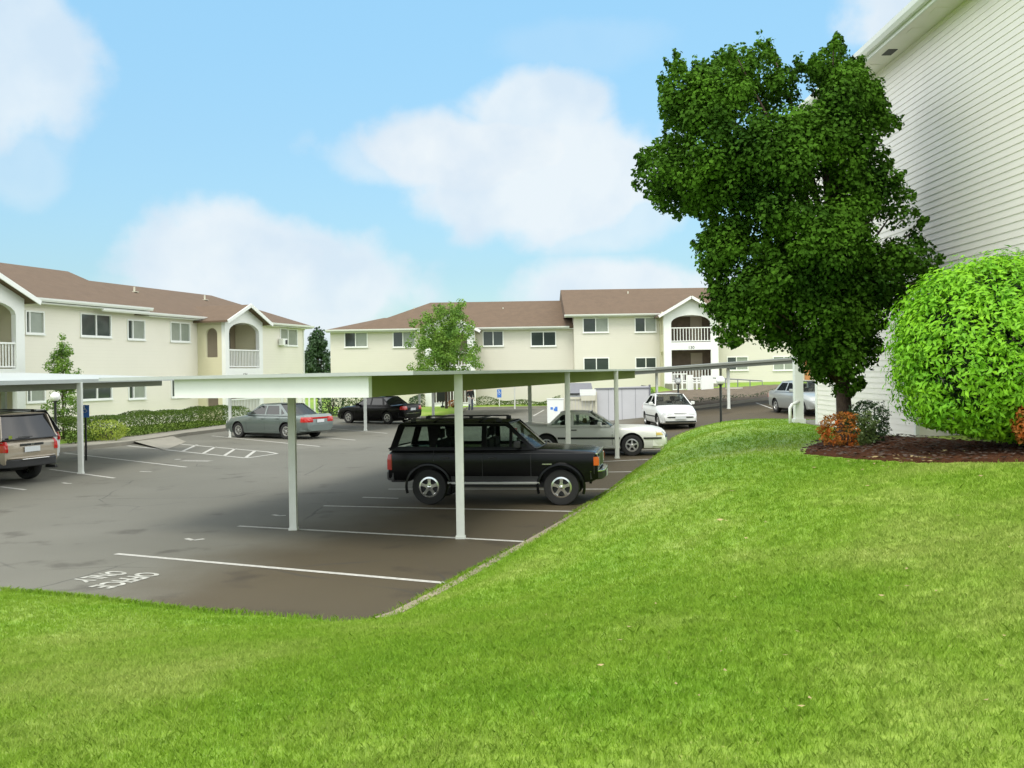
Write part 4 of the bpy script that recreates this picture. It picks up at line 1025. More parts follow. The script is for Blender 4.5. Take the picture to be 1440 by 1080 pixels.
    # door gaps: thin dark lines
    for (xa, za, xb, zb_) in S.get('gaps', []):
        for sg in (-1, 1):
            mb = MB(); N_ = 8; vs = []
            for k in range(N_+1):
                t = k/N_; x = xa+(xb-xa)*t; z = za+(zb_-za)*t; y = C_.side(x, z)+.0015
                dx, dz = (zb_-za), -(xb-xa); l = math.hypot(dx, dz); dx, dz = dx/l*.0045, dz/l*.0045
                vs += [(x-dx, sg*y, z-dz), (x+dx, sg*y, z+dz)]
            mb.add(vs, [(2*k, 2*k+1, 2*k+3, 2*k+2) for k in range(N_)]); mb.build('door_gap', M['plastic'], R)
    # boxes: (name, x0,x1,y0,y1,z0,z1, mat, bevel, mirror)
    for (nm, a, b, c, d, e, f, m_, bv, mir) in S.get('boxes', []):
        for sg in ((-1, 1) if mir else (1,)):
            mb = MB(); ya, yb = (c, d) if sg > 0 else (-d, -c); mb.box(a, b, ya, yb, e, f)
            mb.build(nm, m_ if not isinstance(m_, str) else M[m_], R, bevel=bv or None)
    # bumpers: swept bar round the nose / tail (name, x_centre, dir, zc, h, thick, wrap, mat)
    for (nm, xc, sg, zc, h, th, wrap, m_) in S.get('bumpers', []):
        mb = MB(); pts = []; hw = C_.hw(xc-sg*wrap)
        for k in range(17):
            t = -1+2*k/16; pts.append((xc-sg*(wrap*.16*t*t+wrap*.84*abs(t)**9)+sg*.0, t*(hw+.015)*(1-.02*abs(t)**6)))
        vs = []
        for i, (x, y) in enumerate(pts):
            j0, j1 = pts[max(0, i-1)], pts[min(16, i+1)]; d = Vector((j1[0]-j0[0], j1[1]-j0[1], 0)).normalized(); nrm = Vector((d.y, -d.x, 0))*(1 if sg > 0 else -1)
            for (o_, z) in ((0, -h/2+.02), (0, h/2-.02), (-.02, h/2), (-th, h/2), (-th, -h/2), (-.02, -h/2)):
                vs.append((x+nrm.x*o_, y+nrm.y*o_, zc+z))
        fs = [(i*6+k, i*6+(k+1) % 6, (i+1)*6+(k+1) % 6, (i+1)*6+k) for i in range(16) for k in range(6)]+[(0, 1, 2, 3, 4, 5), tuple(96+k for k in range(6))[::-1]]
        if sg < 0: fs = [f[::-1] for f in fs]
        mb.add(vs, fs); mb.build(nm, m_ if not isinstance(m_, str) else M[m_], R, smooth=True, angle=40)
    # lamps laid on the true nose / tail surface: (name, sg_end, y0, y1, z0, z1, mat, wrap, xoff)
    def nose_x(sg, y, z):
        xe = x1 if sg > 0 else x0; k = 0
        while k < 160:
            x = xe-sg*k*.006
            if C_.zt(x) >= z+.004 and C_.side(x, z) >= y: return x
            k += 1
        return xe-sg*.3
    for (nm, sg, y0_, y1_, za, zb_, m_, wr, xo) in S.get('lamps', []):
        xe = x1 if sg > 0 else x0
        for s2 in (-1, 1):
            mb = MB(); vs = []; NZ = 3; cols = None
            for iz in range(NZ+1):
                z = za+(zb_-za)*iz/NZ; P_ = []
                for iy in range(5):
                    y = y0_+(y1_-y0_)*iy/4; P_.append((nose_x(sg, y, z)+sg*(.012+xo), y+.004))
                if wr > 0:
                    xs0 = P_[-1][0]-sg*.012; 
                    for ix in range(1, 5):
                        x = xs0+(xe-sg*wr-xs0)*ix/4 if (xe-sg*wr-xs0)*sg < 0 else xs0-sg*.02*ix
                        P_.append((x, max(P_[-1][1], C_.side(x, z)+.010)))
                cols = len(P_)
                vs += [(x, s2*y, z) for x, y in P_]+[(x-sg*.06, s2*(y-.05), z) for x, y in P_]
            w2 = 2*cols; fs = []
            for i in range(NZ):
                for j in range(cols-1):
                    a = i*w2+j; fs.append((a, a+1, a+w2+1, a+w2))
                fs.append((i*w2, i*w2+w2, i*w2+w2+cols, i*w2+cols)); e_ = i*w2+cols-1; fs.append((e_, e_+cols, e_+cols+w2, e_+w2))
            for i in (0, NZ):
                for j in range(cols-1): a = i*w2+j; fs.append((a, a+1, a+1+cols, a+cols))
            mb.add(vs, fs); ob = mb.build(nm, M[m_], R)
            bm = bmesh.new(); bm.from_mesh(ob.data); bmesh.ops.recalc_face_normals(bm, faces=bm.faces); bm.to_mesh(ob.data); bm.free()
    # mirrors
    for sg in (-1, 1):
        mx, mz = S['mirror']; mb = MB(); y = cy(mz)
        mb.box(mx-.06, mx+.05, min(sg*(y+.06), sg*(y+.22)), max(sg*(y+.06), sg*(y+.22)), mz-.065, mz+.065); mb.bar((mx, sg*(y-.01), mz-.03), (mx, sg*(y+.08), mz-.03), .04); mb.build('door_mirror', S.get('mirmat', M['plastic']), R, bevel=.02)
    ub = MB(); ub.box(S['axles'][1]+r*.2, S['axles'][0]-r*.2, -.6, .6, C_.zb(0)-.08, C_.zb(0)+.03); ub.build('underbody', M['plastic'], R)
    for ax in S['axles']:
        a_ = MB(); a_.tube([(ax, -C_.hw(ax)+.2, r), (ax, C_.hw(ax)-.2, r)], .05, 8); a_.build('axle', M['plastic'], R)
    return R
def paint(name, col, metal=0.0, rough=.28, coat=.8):
    return mat(name, col, rough, metal=metal, coat=coat, noise=(1.2, .06))
def face(hx, hy): return math.atan2(hy, hx)
def place(local, world, hx, hy):
    """root location so that the local (x,y) point of the car stands on world (x,y)"""
    l = math.hypot(hx, hy); hx /= l; hy /= l
    x = world[0]-(local[0]*hx-local[1]*hy); y = world[1]-(local[0]*hy+local[1]*hx)
    return (x, y, z1(x, y)+.003)

# ---- black boxy off-roader
blk = mat('black_car_paint', (0.0025, 0.0025, 0.003), .22, spec=.22, coat=.04)
S = dict(paint=blk, xs=XS_BOX, r=.342, gap=.075, rim=.196, tw=.23, axles=(1.33, -1.245), spokes=5, spokew=.60, endbow=.02, rimmat='chrome', hub='chrome',
    top=[(-2.06, .98), (-2.02, 1.07), (-1.2, 1.08), (.60, 1.09), (.82, 1.10), (1.0, 1.085), (1.9, 1.03), (2.0, 1.0), (2.03, .93)],
    bot=[(-2.06, .50), (-1.9, .46), (-.8, .40), (.9, .40), (1.9, .44), (2.03, .5)], hw=[(-2.06, .80), (-1.9, .85), (-1, .865), (.8, .865), (1.8, .83), (2.03, .79)],
    cab=dict(zb=1.07, zr=1.575, hw=.835, tum=.21, outer=[(-2.03, 1.05), (.86, 1.06), (.32, 1.585), (-1.78, 1.585), (-1.86, 1.55)],
             wins=[[(-1.87, 1.13), (-1.22, 1.13), (-1.28, 1.51), (-1.74, 1.51)], [(-1.10, 1.12), (-.20, 1.12), (-.20, 1.51), (-1.02, 1.51)][:], [(-.10, 1.12), (.34, 1.12), (.34, 1.46), (.26, 1.51), (-.10, 1.51)], [(.40, 1.12), (.70, 1.12), (.40, 1.40)]],
             roof=(.30, -1.80), ws=(.86, 1.09, .32, 1.57), rw=(-2.04, 1.09, -1.83, 1.56), seats=(-.05, -.95), rbow=.02),
    mirror=(.52, 1.17), seat='interior',
    strips=[(-.86, .92, .41, .45, 'step', .075, 'side_step'), (-.80, .90, .455, .56, 'plastic', .012, 'lower_cladding'),
            (-2.0, 1.95, .99, 1.0, 'plastic', .004, 'body_crease')],
    gaps=[(-.18, .56, -.18, 1.06), (.76, .56, .76, 1.06), (-1.14, .85, -1.14, 1.06), (1.96, .6, 1.96, .99)],
    boxes=[('roof_rail', -1.60, .12, .60, .63, 1.645, 1.672, 'plastic', .008, True), ('roof_bar', -1.20, -1.16, -.60, .60, 1.640, 1.665, 'plastic', .006, False), ('roof_bar', -.30, -.26, -.60, .60, 1.640, 1.665, 'plastic', .006, False),
           ('rail_foot', -1.64, -1.54, .595, .635, 1.59, 1.66, 'plastic', .01, True), ('rail_foot', .06, .16, .595, .635, 1.59, 1.66, 'plastic', .01, True), ('rail_foot', -.72, -.64, .595, .635, 1.59, 1.66, 'plastic', .01, True),
           ('grille', 2.01, 2.045, -.50, .50, .70, .96, 'black', .006, False), ('grille_surround', 2.0, 2.035, -.56, .56, .66, .70, 'chrome', .005, False), ('grille_surround', 1.99, 2.03, -.78, .78, .962, .99, 'chrome', .005, False),
           ('headlamp', 2.005, 2.05, .53, .74, .73, .91, 'lens', .01, True), ('number_plate', 2.16, 2.165, -.26, .06, .50, .62, 'plate', None, False),
           ('door_handle', -.05, .09, .868, .89, .90, .93, 'plastic', .006, True), ('door_handle', -.98, -.84, .868, .89, .90, .93, 'plastic', .006, True), ('body_badge', .98, 1.16, .862, .868, .78, .80, 'chrome', None, True),
           ('tow_bracket', -2.2, -1.9, -.12, .12, .36, .44, 'plastic', .01, False)],
    bumpers=[('front_bumper', 2.15, 1, .56, .15, .10, .26, 'plastic'), ('bumper_top_trim', 2.156, 1, .645, .02, .09, .26, 'chrome'), ('rear_bumper', -2.17, -1, .55, .17, .12, .22, 'plastic')],
    lamps=[('side_lamp', 1, .76, .79, .76, .92, 'amber', .07, .012), ('tail_lamp', -1, .64, .79, .68, .98, 'red', .07, .012)])
w1, w2 = onz(607, 710.5), onz(785.5, 711.5)
hx, hy = (w2-w1).x, (w2-w1).y
mid = ((w1.x+w2.x)/2, (w1.y+w2.y)/2+.02)
jeep = car('off_roader', S, 'black boxy off-roader with roof rails and chrome side step under the nearest carport', 'car', place((.042, -.84), mid, hx, hy), face(hx, hy))
# wheel-arch flares of the off-roader
for ax in S['axles']:
    for sg in (-1, 1):
        mb = MB(); vs = []; rr = S['r']+.072; N_ = 22
        for k in range(N_+1):
            a = PI*(-.10)+PI*1.2*k/N_
            ca, sa = math.cos(a), math.sin(a)
            for (q, yo) in ((rr-.005, .84), (rr-.005, .895), (rr+.03, .89), (rr+.045, .855)):
                qx = q*(1 if abs(ca) < .7 else 1.03); vs.append((ax+qx*ca, sg*yo, S['r']+.02+q*sa))
        fs = [(i*4+k, i*4+(k+1) % 4, (i+1)*4+(k+1) % 4, (i+1)*4+k) for i in range(N_) for k in range(4)]
        mb.add(vs, fs); mb.build('wheel_arch', blk, jeep, smooth=True, angle=40)

# ---- sedan family
def sedan(L, W, H, wb, fo, r, deck, hood, cowl, bl, pt, style='sedan', ext=None, **kw):
    """L length, wb wheelbase, fo front overhang; cowl x, bl back-light base x (origin mid wheelbase)"""
    xf = wb/2+fo; xr = xf-L; hw = W/2; belt = H*.655
    top = [(xr, deck*.80), (xr+.05, deck*.97), (xr+.12, deck), (bl, belt+.03), (cowl, belt+.02), (cowl+.25, belt), (xf-.55, hood), (xf-.16, hood*.90), (xf-.03, hood*.74), (xf, hood*.62)]
    bot = [(xr, r+.06), (xr+.35, .23), (-wb/2, .19), (wb/2, .19), (xf-.2, .20), (xf, .27)]
    hwp = [(xr, hw*.80), (xr+.12, hw*.90), (xr+.5, hw*.97), (-.3, hw), (.6, hw), (xf-.7, hw*.96), (xf-.2, hw*.88), (xf, hw*.74)]
    rf, rb = kw['roof']; zr = H-.04; zb = belt
    out = [(bl-.02, zb), (cowl+.03, zb), (rf, zr+.005), (rb, zr+.005)]
    S = dict(paint=pt, r=r, gap=.045, axles=(wb/2, -wb/2), top=top, bot=bot, hw=hwp,
        cab=dict(zb=zb, zr=zr, hw=hw*.935, tum=.42, outer=out, wins=kw['wins'](zb, zr), roof=(rf, rb), ws=(cowl+.02, zb+.01, rf, zr), rw=(bl, zb+.01, rb, zr), seats=(.18, -.72), pillar=kw.get('pillar', pt)),
        mirror=(cowl-.28, zb+.08), mirmat=pt, endbow=.16, strips=kw.get('strips', []), gaps=kw.get('gaps', []), boxes=kw.get('boxes', []), bumpers=kw.get('bumpers', []), lamps=kw.get('lamps', []), spokes=kw.get('spokes', 6), spokew=kw.get('spokew', .4), seat=kw.get('seat', 'greyint'), rimmat=kw.get('rimmat', 'alloy'), hub=kw.get('hub', 'alloy'))
    if ext: S.update(ext)
    return S, xf, xr
# white three-box coupe
wht = paint('off_white_car_paint', (0.74, 0.75, 0.71), 0, .35, .4)
bkw = M['plastic']
S, xf, xr = sedan(4.56, 1.74, 1.33, 2.555, .98, .315, 1.0, .86, .62, -1.28, wht, roof=(-.02, -.86),
    wins=lambda zb, zr: [[(-1.16, zb+.05), (-.54, zb+.05), (-.54, zr-.06), (-.80, zr-.06)], [(-.46, zb+.05), (.56, zb+.05), (.44, zb+.13), (-.08, zr-.06), (-.46, zr-.06)]], pillar=wht,
    strips=[(-2.2, -1.62, .50, .56, 'plastic', .016, 'side_moulding'), (-.93, .93, .50, .56, 'plastic', .016, 'side_moulding'), (1.62, 2.15, .50, .55, 'plastic', .016, 'side_moulding'), (-.9, .92, .21, .25, wht, .02, 'side_skirt')],
    gaps=[(-.60, .26, -.60, .86), (.70, .26, .70, .86), (2.0, .56, 1.98, .8)],
    boxes=[('door_handle', -.52, -.36, .845, .866, .76, .79, 'plastic', .005, True), ('number_plate', -2.30, -2.295, -.26, .26, .55, .68, 'plate', None, False)],
    bumpers=[('front_bumper', 2.29, 1, .42, .30, .12, .40, wht), ('bumper_strip', 2.305, 1, .545, .05, .1, .38, 'plastic'), ('rear_bumper', -2.30, -1, .44, .28, .12, .36, wht)],
    lamps=[('headlamp', 1, .36, .66, .60, .715, 'lens', 0, .0), ('side_lamp', 1, .665, .70, .61, .69, 'yellowlens', .26, 0), ('tail_lamp', -1, .34, .72, .66, .85, 'red', .12, .01)], spokes=5, spokew=.5, seat='interior')
fw_ = onz(889, 641.5)
hx, hy = .985, -.175
coupe = car('coupe', S, 'white two door coupe with black side moulding parked beyond the black off-roader', 'car', place((1.2775, -.84), (fw_.x, fw_.y+.02), hx, hy), face(hx, hy))
# paper ticket hanging behind the coupe's side window
mb = MB(); mb.box(-.20, -.08, -.60, -.595, .98, 1.12); mb.build('window_sticker', M['deadleaf'], coupe)

# white hatchback facing the camera
wh2 = paint('white_car_paint', (0.72, 0.73, 0.71), 0, .3, .6)
fb = dict(strips=[(-.9, .9, .46, .51, 'plastic', .012, 'side_moulding')])
S, xf, xr = sedan(4.1, 1.66, 1.40, 2.4, .82, .285, 1.0, .80, .80, -1.45, wh2, roof=(.12, -.80),
    wins=lambda zb, zr: [[(-1.22, zb+.05), (-.30, zb+.05), (-.30, zr-.06), (-.78, zr-.06)], [(-.22, zb+.05), (.74, zb+.05), (.05, zr-.06), (-.22, zr-.06)]],
    boxes=[('number_plate', 2.085, 2.09, -.22, .22, .40, .52, 'plate', None, False), ('grille', 2.02, 2.045, -.26, .26, .625, .66, 'black', .004, False), ('lower_grille', 2.06, 2.075, -.62, .62, .27, .33, 'black', None, False)],
    bumpers=[('front_bumper', 2.05, 1, .40, .30, .12, .36, wh2), ('bumper_strip', 2.066, 1, .475, .06, .1, .34, 'plastic'), ('rear_bumper', -2.1, -1, .44, .28, .12, .3, wh2)],
    lamps=[('headlamp', 1, .34, .64, .57, .675, 'lens', .16, .005), ('tail_lamp', -1, .4, .7, .66, .85, 'red', .12, .01)], **fb)
nose = onz(957, 602, .18); hx, hy = .07, -1
car('hatchback', S, 'small white hatchback facing the camera beside the black lamp post', 'car', place((2.0, 0), (nose.x, nose.y), hx, hy), face(hx, hy))
# silver car by the porch post
slv = paint('silver_car_paint', (0.38, 0.40, 0.38), .35, .3, .8)
S, xf, xr = sedan(4.4, 1.72, 1.43, 2.6, .85, .30, 1.0, .84, .84, -1.40, slv, roof=(.16, -.95),
    wins=lambda zb, zr: [[(-1.20, zb+.05), (-.30, zb+.05), (-.30, zr-.06), (-.90, zr-.06)], [(-.22, zb+.05), (.78, zb+.05), (.09, zr-.06), (-.22, zr-.06)]],
    boxes=[('number_plate', 2.19, 2.195, -.22, .22, .42, .54, 'plate', None, False), ('grille', 2.13, 2.15, -.34, .34, .60, .68, 'black', .004, False)],
    bumpers=[('front_bumper', 2.16, 1, .40, .30, .12, .36, slv), ('rear_bumper', -2.24, -1, .44, .28, .12, .3, slv)],
    lamps=[('headlamp', 1, .40, .70, .58, .70, 'lens', .2, .005), ('tail_lamp', -1, .4, .7, .66, .85, 'red', .12, .01)])
wq = onz(1127, 588, .38); hx, hy = .17, -.985
car('sedan', S, 'silver car half hidden by the square porch post and house corner', 'car', place((1.3, -.82), (wq.x, wq.y), hx, hy), face(hx, hy))
# green-grey sedan
grn = paint('grey_green_car_paint', (0.155, 0.19, 0.18), .45, .32, .9)
swins = lambda bl: (lambda zb, zr: [[(-1.30, zb+.08), (-1.12, zb+.05), (-1.04, zr-.16)], [(-1.02, zb+.05), (-.26, zb+.05), (-.26, zr-.06), (-.88, zr-.06)], [(-.18, zb+.05), (.80, zb+.05), (.10, zr-.06), (-.18, zr-.06)]])
S, xf, xr = sedan(4.78, 1.80, 1.42, 2.76, .95, .315, 1.0, .86, .86, -1.52, grn, roof=(.16, -.92), wins=swins(0), pillar=grn,
    gaps=[(-.22, .28, -.22, .9), (.84, .28, .84, .9), (-1.1, .6, -1.02, .9)],
    boxes=[('door_handle', -.18, -.04, .885, .905, .80, .825, grn, .005, True), ('door_handle', -1.02, -.88, .875, .897, .81, .835, grn, .005, True), ('number_plate', -2.475, -2.47, -.2, .2, .66, .78, 'plate', None, False), ('tail_garnish', -2.465, -2.45, -.50, .50, .80, .87, 'red', .005, False)],
    bumpers=[('front_bumper', 2.35, 1, .42, .32, .12, .38, grn), ('rear_bumper', -2.47, -1, .45, .28, .12, .34, grn)],
    lamps=[('headlamp', 1, .40, .72, .58, .68, 'lens', .2, .005), ('tail_lamp', -1, .42, .74, .68, .88, 'red', .26, .012)], spokes=7, spokew=.36)
rw_ = onz(401.5, 618); hx, hy = -.84, .545
car('sedan', S, 'grey-green sedan with wide red tail lamps seen from behind, left of the nearest carport post', 'car', place((-1.38, .86), (rw_.x, rw_.y), hx, hy), face(hx, hy))
# black sedan
S, xf, xr = sedan(4.55, 1.74, 1.40, 2.62, .9, .315, 1.02, .86, .84, -1.46, blk, roof=(.14, -.88), wins=swins(0), pillar=blk,
    gaps=[(-.22, .28, -.22, .9), (.84, .28, .84, .9)],
    boxes=[('number_plate', -2.355, -2.35, -.2, .2, .68, .80, 'plate', None, False), ('exhaust_tip', -2.38, -2.2, .46, .54, .22, .28, 'chrome', .01, False)],
    bumpers=[('front_bumper', 2.22, 1, .42, .32, .12, .38, blk), ('rear_bumper', -2.35, -1, .45, .28, .12, .34, blk), ('bumper_strip', -2.365, -1, .53, .03, .1, .33, 'chrome')],
    lamps=[('headlamp', 1, .40, .72, .58, .68, 'lens', .2, .005), ('tail_lamp', -1, .48, .74, .72, .90, 'red', .2, .012)], spokes=5, spokew=.5)
rw_ = onz(544, 596.5); hx, hy = -.84, .545
car('sedan', S, 'black sedan with red tail lamp parked nose in beside the grass island', 'car', place((-1.31, .83), (rw_.x, rw_.y), hx, hy), face(hx, hy))
# beige family off-roader seen from behind
bge = paint('beige_car_paint', (0.31, 0.26, 0.19), .3, .35, .7)
S = dict(paint=bge, xs=XS_BOX, r=.37, gap=.06, tw=.23, axles=(1.42, -1.42), spokes=5, spokew=.5, endbow=.05,
    top=[(-2.32, .98), (-2.27, 1.10), (-1.2, 1.12), (.8, 1.12), (1.0, 1.12), (1.2, 1.08), (2.2, 1.0), (2.4, .92), (2.45, .8)],
    bot=[(-2.32, .50), (-2.1, .42), (-.8, .36), (.9, .36), (2.1, .40), (2.45, .45)], hw=[(-2.32, .82), (-2.1, .89), (-1, .91), (.8, .91), (2.0, .89), (2.45, .78)],
    cab=dict(zb=1.10, zr=1.70, hw=.875, tum=.24, outer=[(-2.28, 1.08), (1.02, 1.09), (.42, 1.71), (-1.98, 1.71), (-2.10, 1.66)],
             wins=[[(-2.12, 1.18), (-1.25, 1.18), (-1.25, 1.62), (-1.98, 1.62)], [(-1.15, 1.18), (-.22, 1.18), (-.22, 1.62), (-1.15, 1.62)], [(-.12, 1.18), (.80, 1.18), (.38, 1.62), (-.12, 1.62)]],
             roof=(.42, -2.02), ws=(1.02, 1.12, .42, 1.70), rw=(-2.30, 1.10, -2.04, 1.68), seats=(.1, -.9), rbow=.03),
    mirror=(.62, 1.22), mirmat=bge, sideglass=M['tint'], rearglass='tint',
    strips=[(-.98, .98, .55, .65, 'plastic', .014, 'side_cladding')], gaps=[(-.18, .5, -.18, 1.08), (.9, .5, .9, 1.08)],
    boxes=[('tailgate_trim', -2.345, -2.32, -.36, .36, .93, .985, 'black', .01, False), ('number_plate', -2.352, -2.345, -.24, .24, .78, .91, 'plate', None, False), ('rear_badge', -2.353, -2.345, -.05, .05, .94, .975, 'chrome', None, False),
           ('roof_rail', -1.75, .1, .62, .66, 1.765, 1.795, 'plastic', .008, True), ('roof_bar', -1.70, -1.64, -.63, .63, 1.765, 1.79, 'plastic', .008, False), ('rail_foot', -1.80, -1.68, .61, .67, 1.70, 1.78, 'plastic', .01, True), ('bumper_pad', -2.47, -2.40, -.42, .42, .60, .625, 'chrome', .008, False),
           ('rear_wiper', -2.36, -2.33, .0, .42, 1.145, 1.16, 'black', None, False), ('exhaust', -2.42, -2.1, -.72, -.64, .32, .39, 'plastic', .01, False), ('window_sticker', -2.335, -2.33, .60, .70, 1.12, 1.2, 'leaf_yellow', None, False), ('spare_wheel', -1.95, -1.35, -.3, .3, .30, .48, 'rubber', .08, False)],
    bumpers=[('front_bumper', 2.5, 1, .52, .28, .12, .34, bge), ('rear_bumper', -2.44, -1, .52, .20, .14, .26, 'plastic'), ('bumper_trim', -2.42, -1, .645, .05, .1, .25, bge)],
    lamps=[('tail_lamp', -1, .73, .83, .80, 1.06, 'red', .1, .015), ('headlamp', 1, .5, .76, .74, .9, 'lens', .14, 0)])
c1_ = atD(4, 690, 23.7); hx, hy = -.94, .34
car('off_roader', S, 'beige family off-roader seen from behind at the left frame edge', 'car', place((-2.4, .88), (-12.1, 23.7), hx, hy), face(hx, hy))
# white van beyond it
S = dict(paint=wh2, xs=XS_BOX, r=.32, gap=.05, axles=(1.5, -1.4), endbow=.05, spokes=6,
    top=[(-2.25, .95), (-2.2, 1.06), (-1.2, 1.08), (1.0, 1.06), (1.3, 1.02), (2.1, .86), (2.3, .7)], bot=[(-2.25, .40), (-1.9, .28), (1.9, .24), (2.3, .3)], hw=[(-2.25, .82), (-2.0, .9), (-1, .94), (.8, .94), (1.9, .88), (2.3, .72)],
    cab=dict(zb=1.04, zr=1.66, hw=.90, tum=.3, outer=[(-2.22, 1.02), (1.3, 1.02), (.3, 1.67), (-1.85, 1.67)], wins=[[(-2.0, 1.12), (-1.1, 1.12), (-1.1, 1.56), (-1.76, 1.56)], [(-1.0, 1.12), (0, 1.12), (0, 1.56), (-1.0, 1.56)], [(.1, 1.12), (1.05, 1.12), (.35, 1.56), (.1, 1.56)]],
             roof=(.3, -1.88), ws=(1.28, 1.04, .3, 1.66), rw=(-2.22, 1.06, -1.9, 1.64), seats=(.2, -.9)), mirror=(.9, 1.14), mirmat=wh2, rearglass='tint',
    bumpers=[('front_bumper', 2.36, 1, .44, .28, .12, .34, wh2), ('rear_bumper', -2.36, -1, .46, .28, .12, .26, wh2)], lamps=[('tail_lamp', -1, .74, .84, .8, 1.1, 'red', .1, .015), ('headlamp', 1, .5, .74, .58, .7, 'lens', .14, 0)])
car('minivan', S, 'white minivan mostly hidden behind the beige off-roader at the left frame edge', 'car', place((-2.3, -.9), (-13.05, 28.9), hx, hy), face(hx, hy))
# ================================================================ VEGETATION
def leaf_mesh(name, P, Nrm, size, m, parent=None, aspect=.55, fold=.25, drop=0.0):
    """one bent quad pair per leaf: P centres, Nrm facing, size per leaf"""
    n = len(P); Nrm = Nrm/np.linalg.norm(Nrm, axis=1, keepdims=True)
    r = RS.normal(size=(n, 3)); T = np.cross(Nrm, r); T /= np.linalg.norm(T, axis=1, keepdims=True)+1e-9
    if drop: 
        T = T*(1-drop)+np.array([0, 0, -1])*drop; T -= Nrm*(T*Nrm).sum(1, keepdims=True); T /= np.linalg.norm(T, axis=1, keepdims=True)+1e-9
    B_ = np.cross(Nrm, T); s = np.asarray(size).reshape(-1, 1)
    a = P-T*s*.5; b = P+T*s*.5; w = s*aspect*.5
    l = P+B_*w+Nrm*w*fold*1.5-T*s*.05; rr = P-B_*w+Nrm*w*fold*1.5-T*s*.05
    V = np.stack([a, rr, b, l], 1).reshape(-1, 3)
    i = np.arange(n)*4; Fq = np.concatenate([np.stack([i, i+1, i+2], -1), np.stack([i, i+2, i+3], -1)])
    return np_mesh(name, V, Fq, m, parent)
def inside(poly, x, y):
    P = np.array(poly, float); ins = np.zeros(x.shape, bool); n = len(P)
    for i in range(n):
        ax, ay = P[i]; bx, by = P[(i+1) % n]; c = ((ay > y) != (by > y)); ins ^= c & (x < ax+(y-ay)/(by-ay+1e-12)*(bx-ax))
    return ins
def tuft_cloud(centres, radii, n, spread=.35, up=.45, flat=1.0):
    """leaves gathered near the surface of many small clumps; facing outward and up"""
    k = RS.choice(len(centres), n, p=radii**2/np.sum(radii**2)); d = RS.normal(size=(n, 3)); d /= np.linalg.norm(d, axis=1, keepdims=True)
    rad = radii[k]*(1-np.abs(RS.normal(0, spread, n))); rad = np.clip(rad, 0, None)
    P = centres[k]+d*rad[:, None]*np.array([1, 1, flat])
    Nn = d+RS.normal(0, .45, (n, 3)); Nn[:, 2] += up
    return P, Nn
def tree(name, label, base, trunk_r, H, centres, radii, nleaf, lsize, m, limbs=10, group=None, cat='tree', clip=None, up=.45, aspect=.6, barkm='bark', lean=(0, 0), crown0=.3, drop=0, spread=.35):
    R = empty(name, base, 0, label, cat, group); b = np.array(base)
    C_ = centres-b
    P, Nn = tuft_cloud(C_, radii, nleaf, up=up, spread=spread)
    if clip is not None: ok = clip(P+b); P, Nn = P[ok], Nn[ok]
    leaf_mesh('crown', P, Nn, lsize*(.6+.8*RS.rand(len(P))), m, R, aspect=aspect, drop=drop)
    mb = MB(); top = Vector((lean[0], lean[1], H*.8))
    tp = [Vector((0, 0, -.15)), Vector((0, 0, .1)), Vector((lean[0]*.1, lean[1]*.1, H*.2)), Vector((lean[0]*.4, lean[1]*.4, H*.45)), top]
    mb.tube(tp, [trunk_r*1.35, trunk_r*1.1, trunk_r*.9, trunk_r*.6, trunk_r*.12], 10); mb.build('trunk', M[barkm], R, smooth=True)
    lm = MB(); idx = RS.choice(len(C_), min(limbs, len(C_)), replace=False)
    for i in idx:
        e = Vector(C_[i]); t = min(.9, max(.18, (e.z/H)*.62)); s = Vector((lean[0]*t, lean[1]*t, H*.8*t)); mid_ = s.lerp(e, .5)+Vector((0, 0, .08*H*random.random()))
        lm.tube([s, mid_, e], [trunk_r*.38, trunk_r*.22, trunk_r*.05], 6)
    lm.build('limbs', M[barkm], R, smooth=True)
    return R
# ---- the big maple: clumps fill a real volume whose silhouette was surveyed from the lawn
OUT = [(930, 130), (934, 104), (948, 72), (960, 100), (975, 96), (985, 90), (1003, 92), (1012, 76), (1030, 72), (1062, 54), (1082, 66), (1090, 80), (1098, 94), (1118, 92), (1132, 86), (1146, 88), (1158, 68), (1172, 58), (1182, 66), (1196, 82), (1208, 84), (1215, 100), (1236, 122), (1240, 150), (1266, 172), (1250, 190), (1246, 225), (1262, 240), (1280, 252), (1288, 290), (1300, 315), (1300, 340), (1322, 360), (1318, 385), (1290, 400), (1262, 430), (1242, 460), (1238, 500), (1222, 530), (1204, 548), (1188, 556), (1170, 548), (1150, 534), (1130, 520), (1108, 500), (1082, 486), (1048, 478), (1020, 486), (1004, 468), (1010, 448), (992, 425), (1004, 402), (990, 378), (978, 345), (996, 325), (984, 300), (966, 292), (946, 300), (926, 288), (905, 268), (892, 258), (896, 236), (905, 215), (925, 204), (940, 188), (930, 160)]
DT = 15.9
ox = np.array(OUT, float); cand = []
uu = RS.rand(9000)*(1330-885)+885; vv = RS.rand(9000)*(585-50)+50
ins = inside(OUT, uu, vv); uu, vv = uu[ins], vv[ins]
ed = -sdist(uu, vv, ox)
cs, rs_ = [], []
from mathutils import noise as mnoise
for u, v, e in zip(uu, vv, ed):
    r = random.choice((.10, .14, .19, .26, .34)); pr = r*F/DT
    if e < pr*.55: r = max(.07, e/.8*DT/F); 
    if e < 4: continue
    half = math.sqrt(max(0, min(1, e/150)))*1.9
    dd = DT+random.uniform(-1, 1)*half
    if random.random() < .45: dd = DT-half*random.uniform(.75, 1)
    # keep the pixel silhouette: clump radius never beyond its edge distance
    p = atD(720+(u-720), v, dd); p.x, p.z = p.x, p.z
    if p.x+r > 6.62: continue
    if mnoise.noise(p*1.15) < -.15 and random.random() < .85: continue
    cs.append(p[:]); rs_.append(r)
    if len(cs) > 900: break
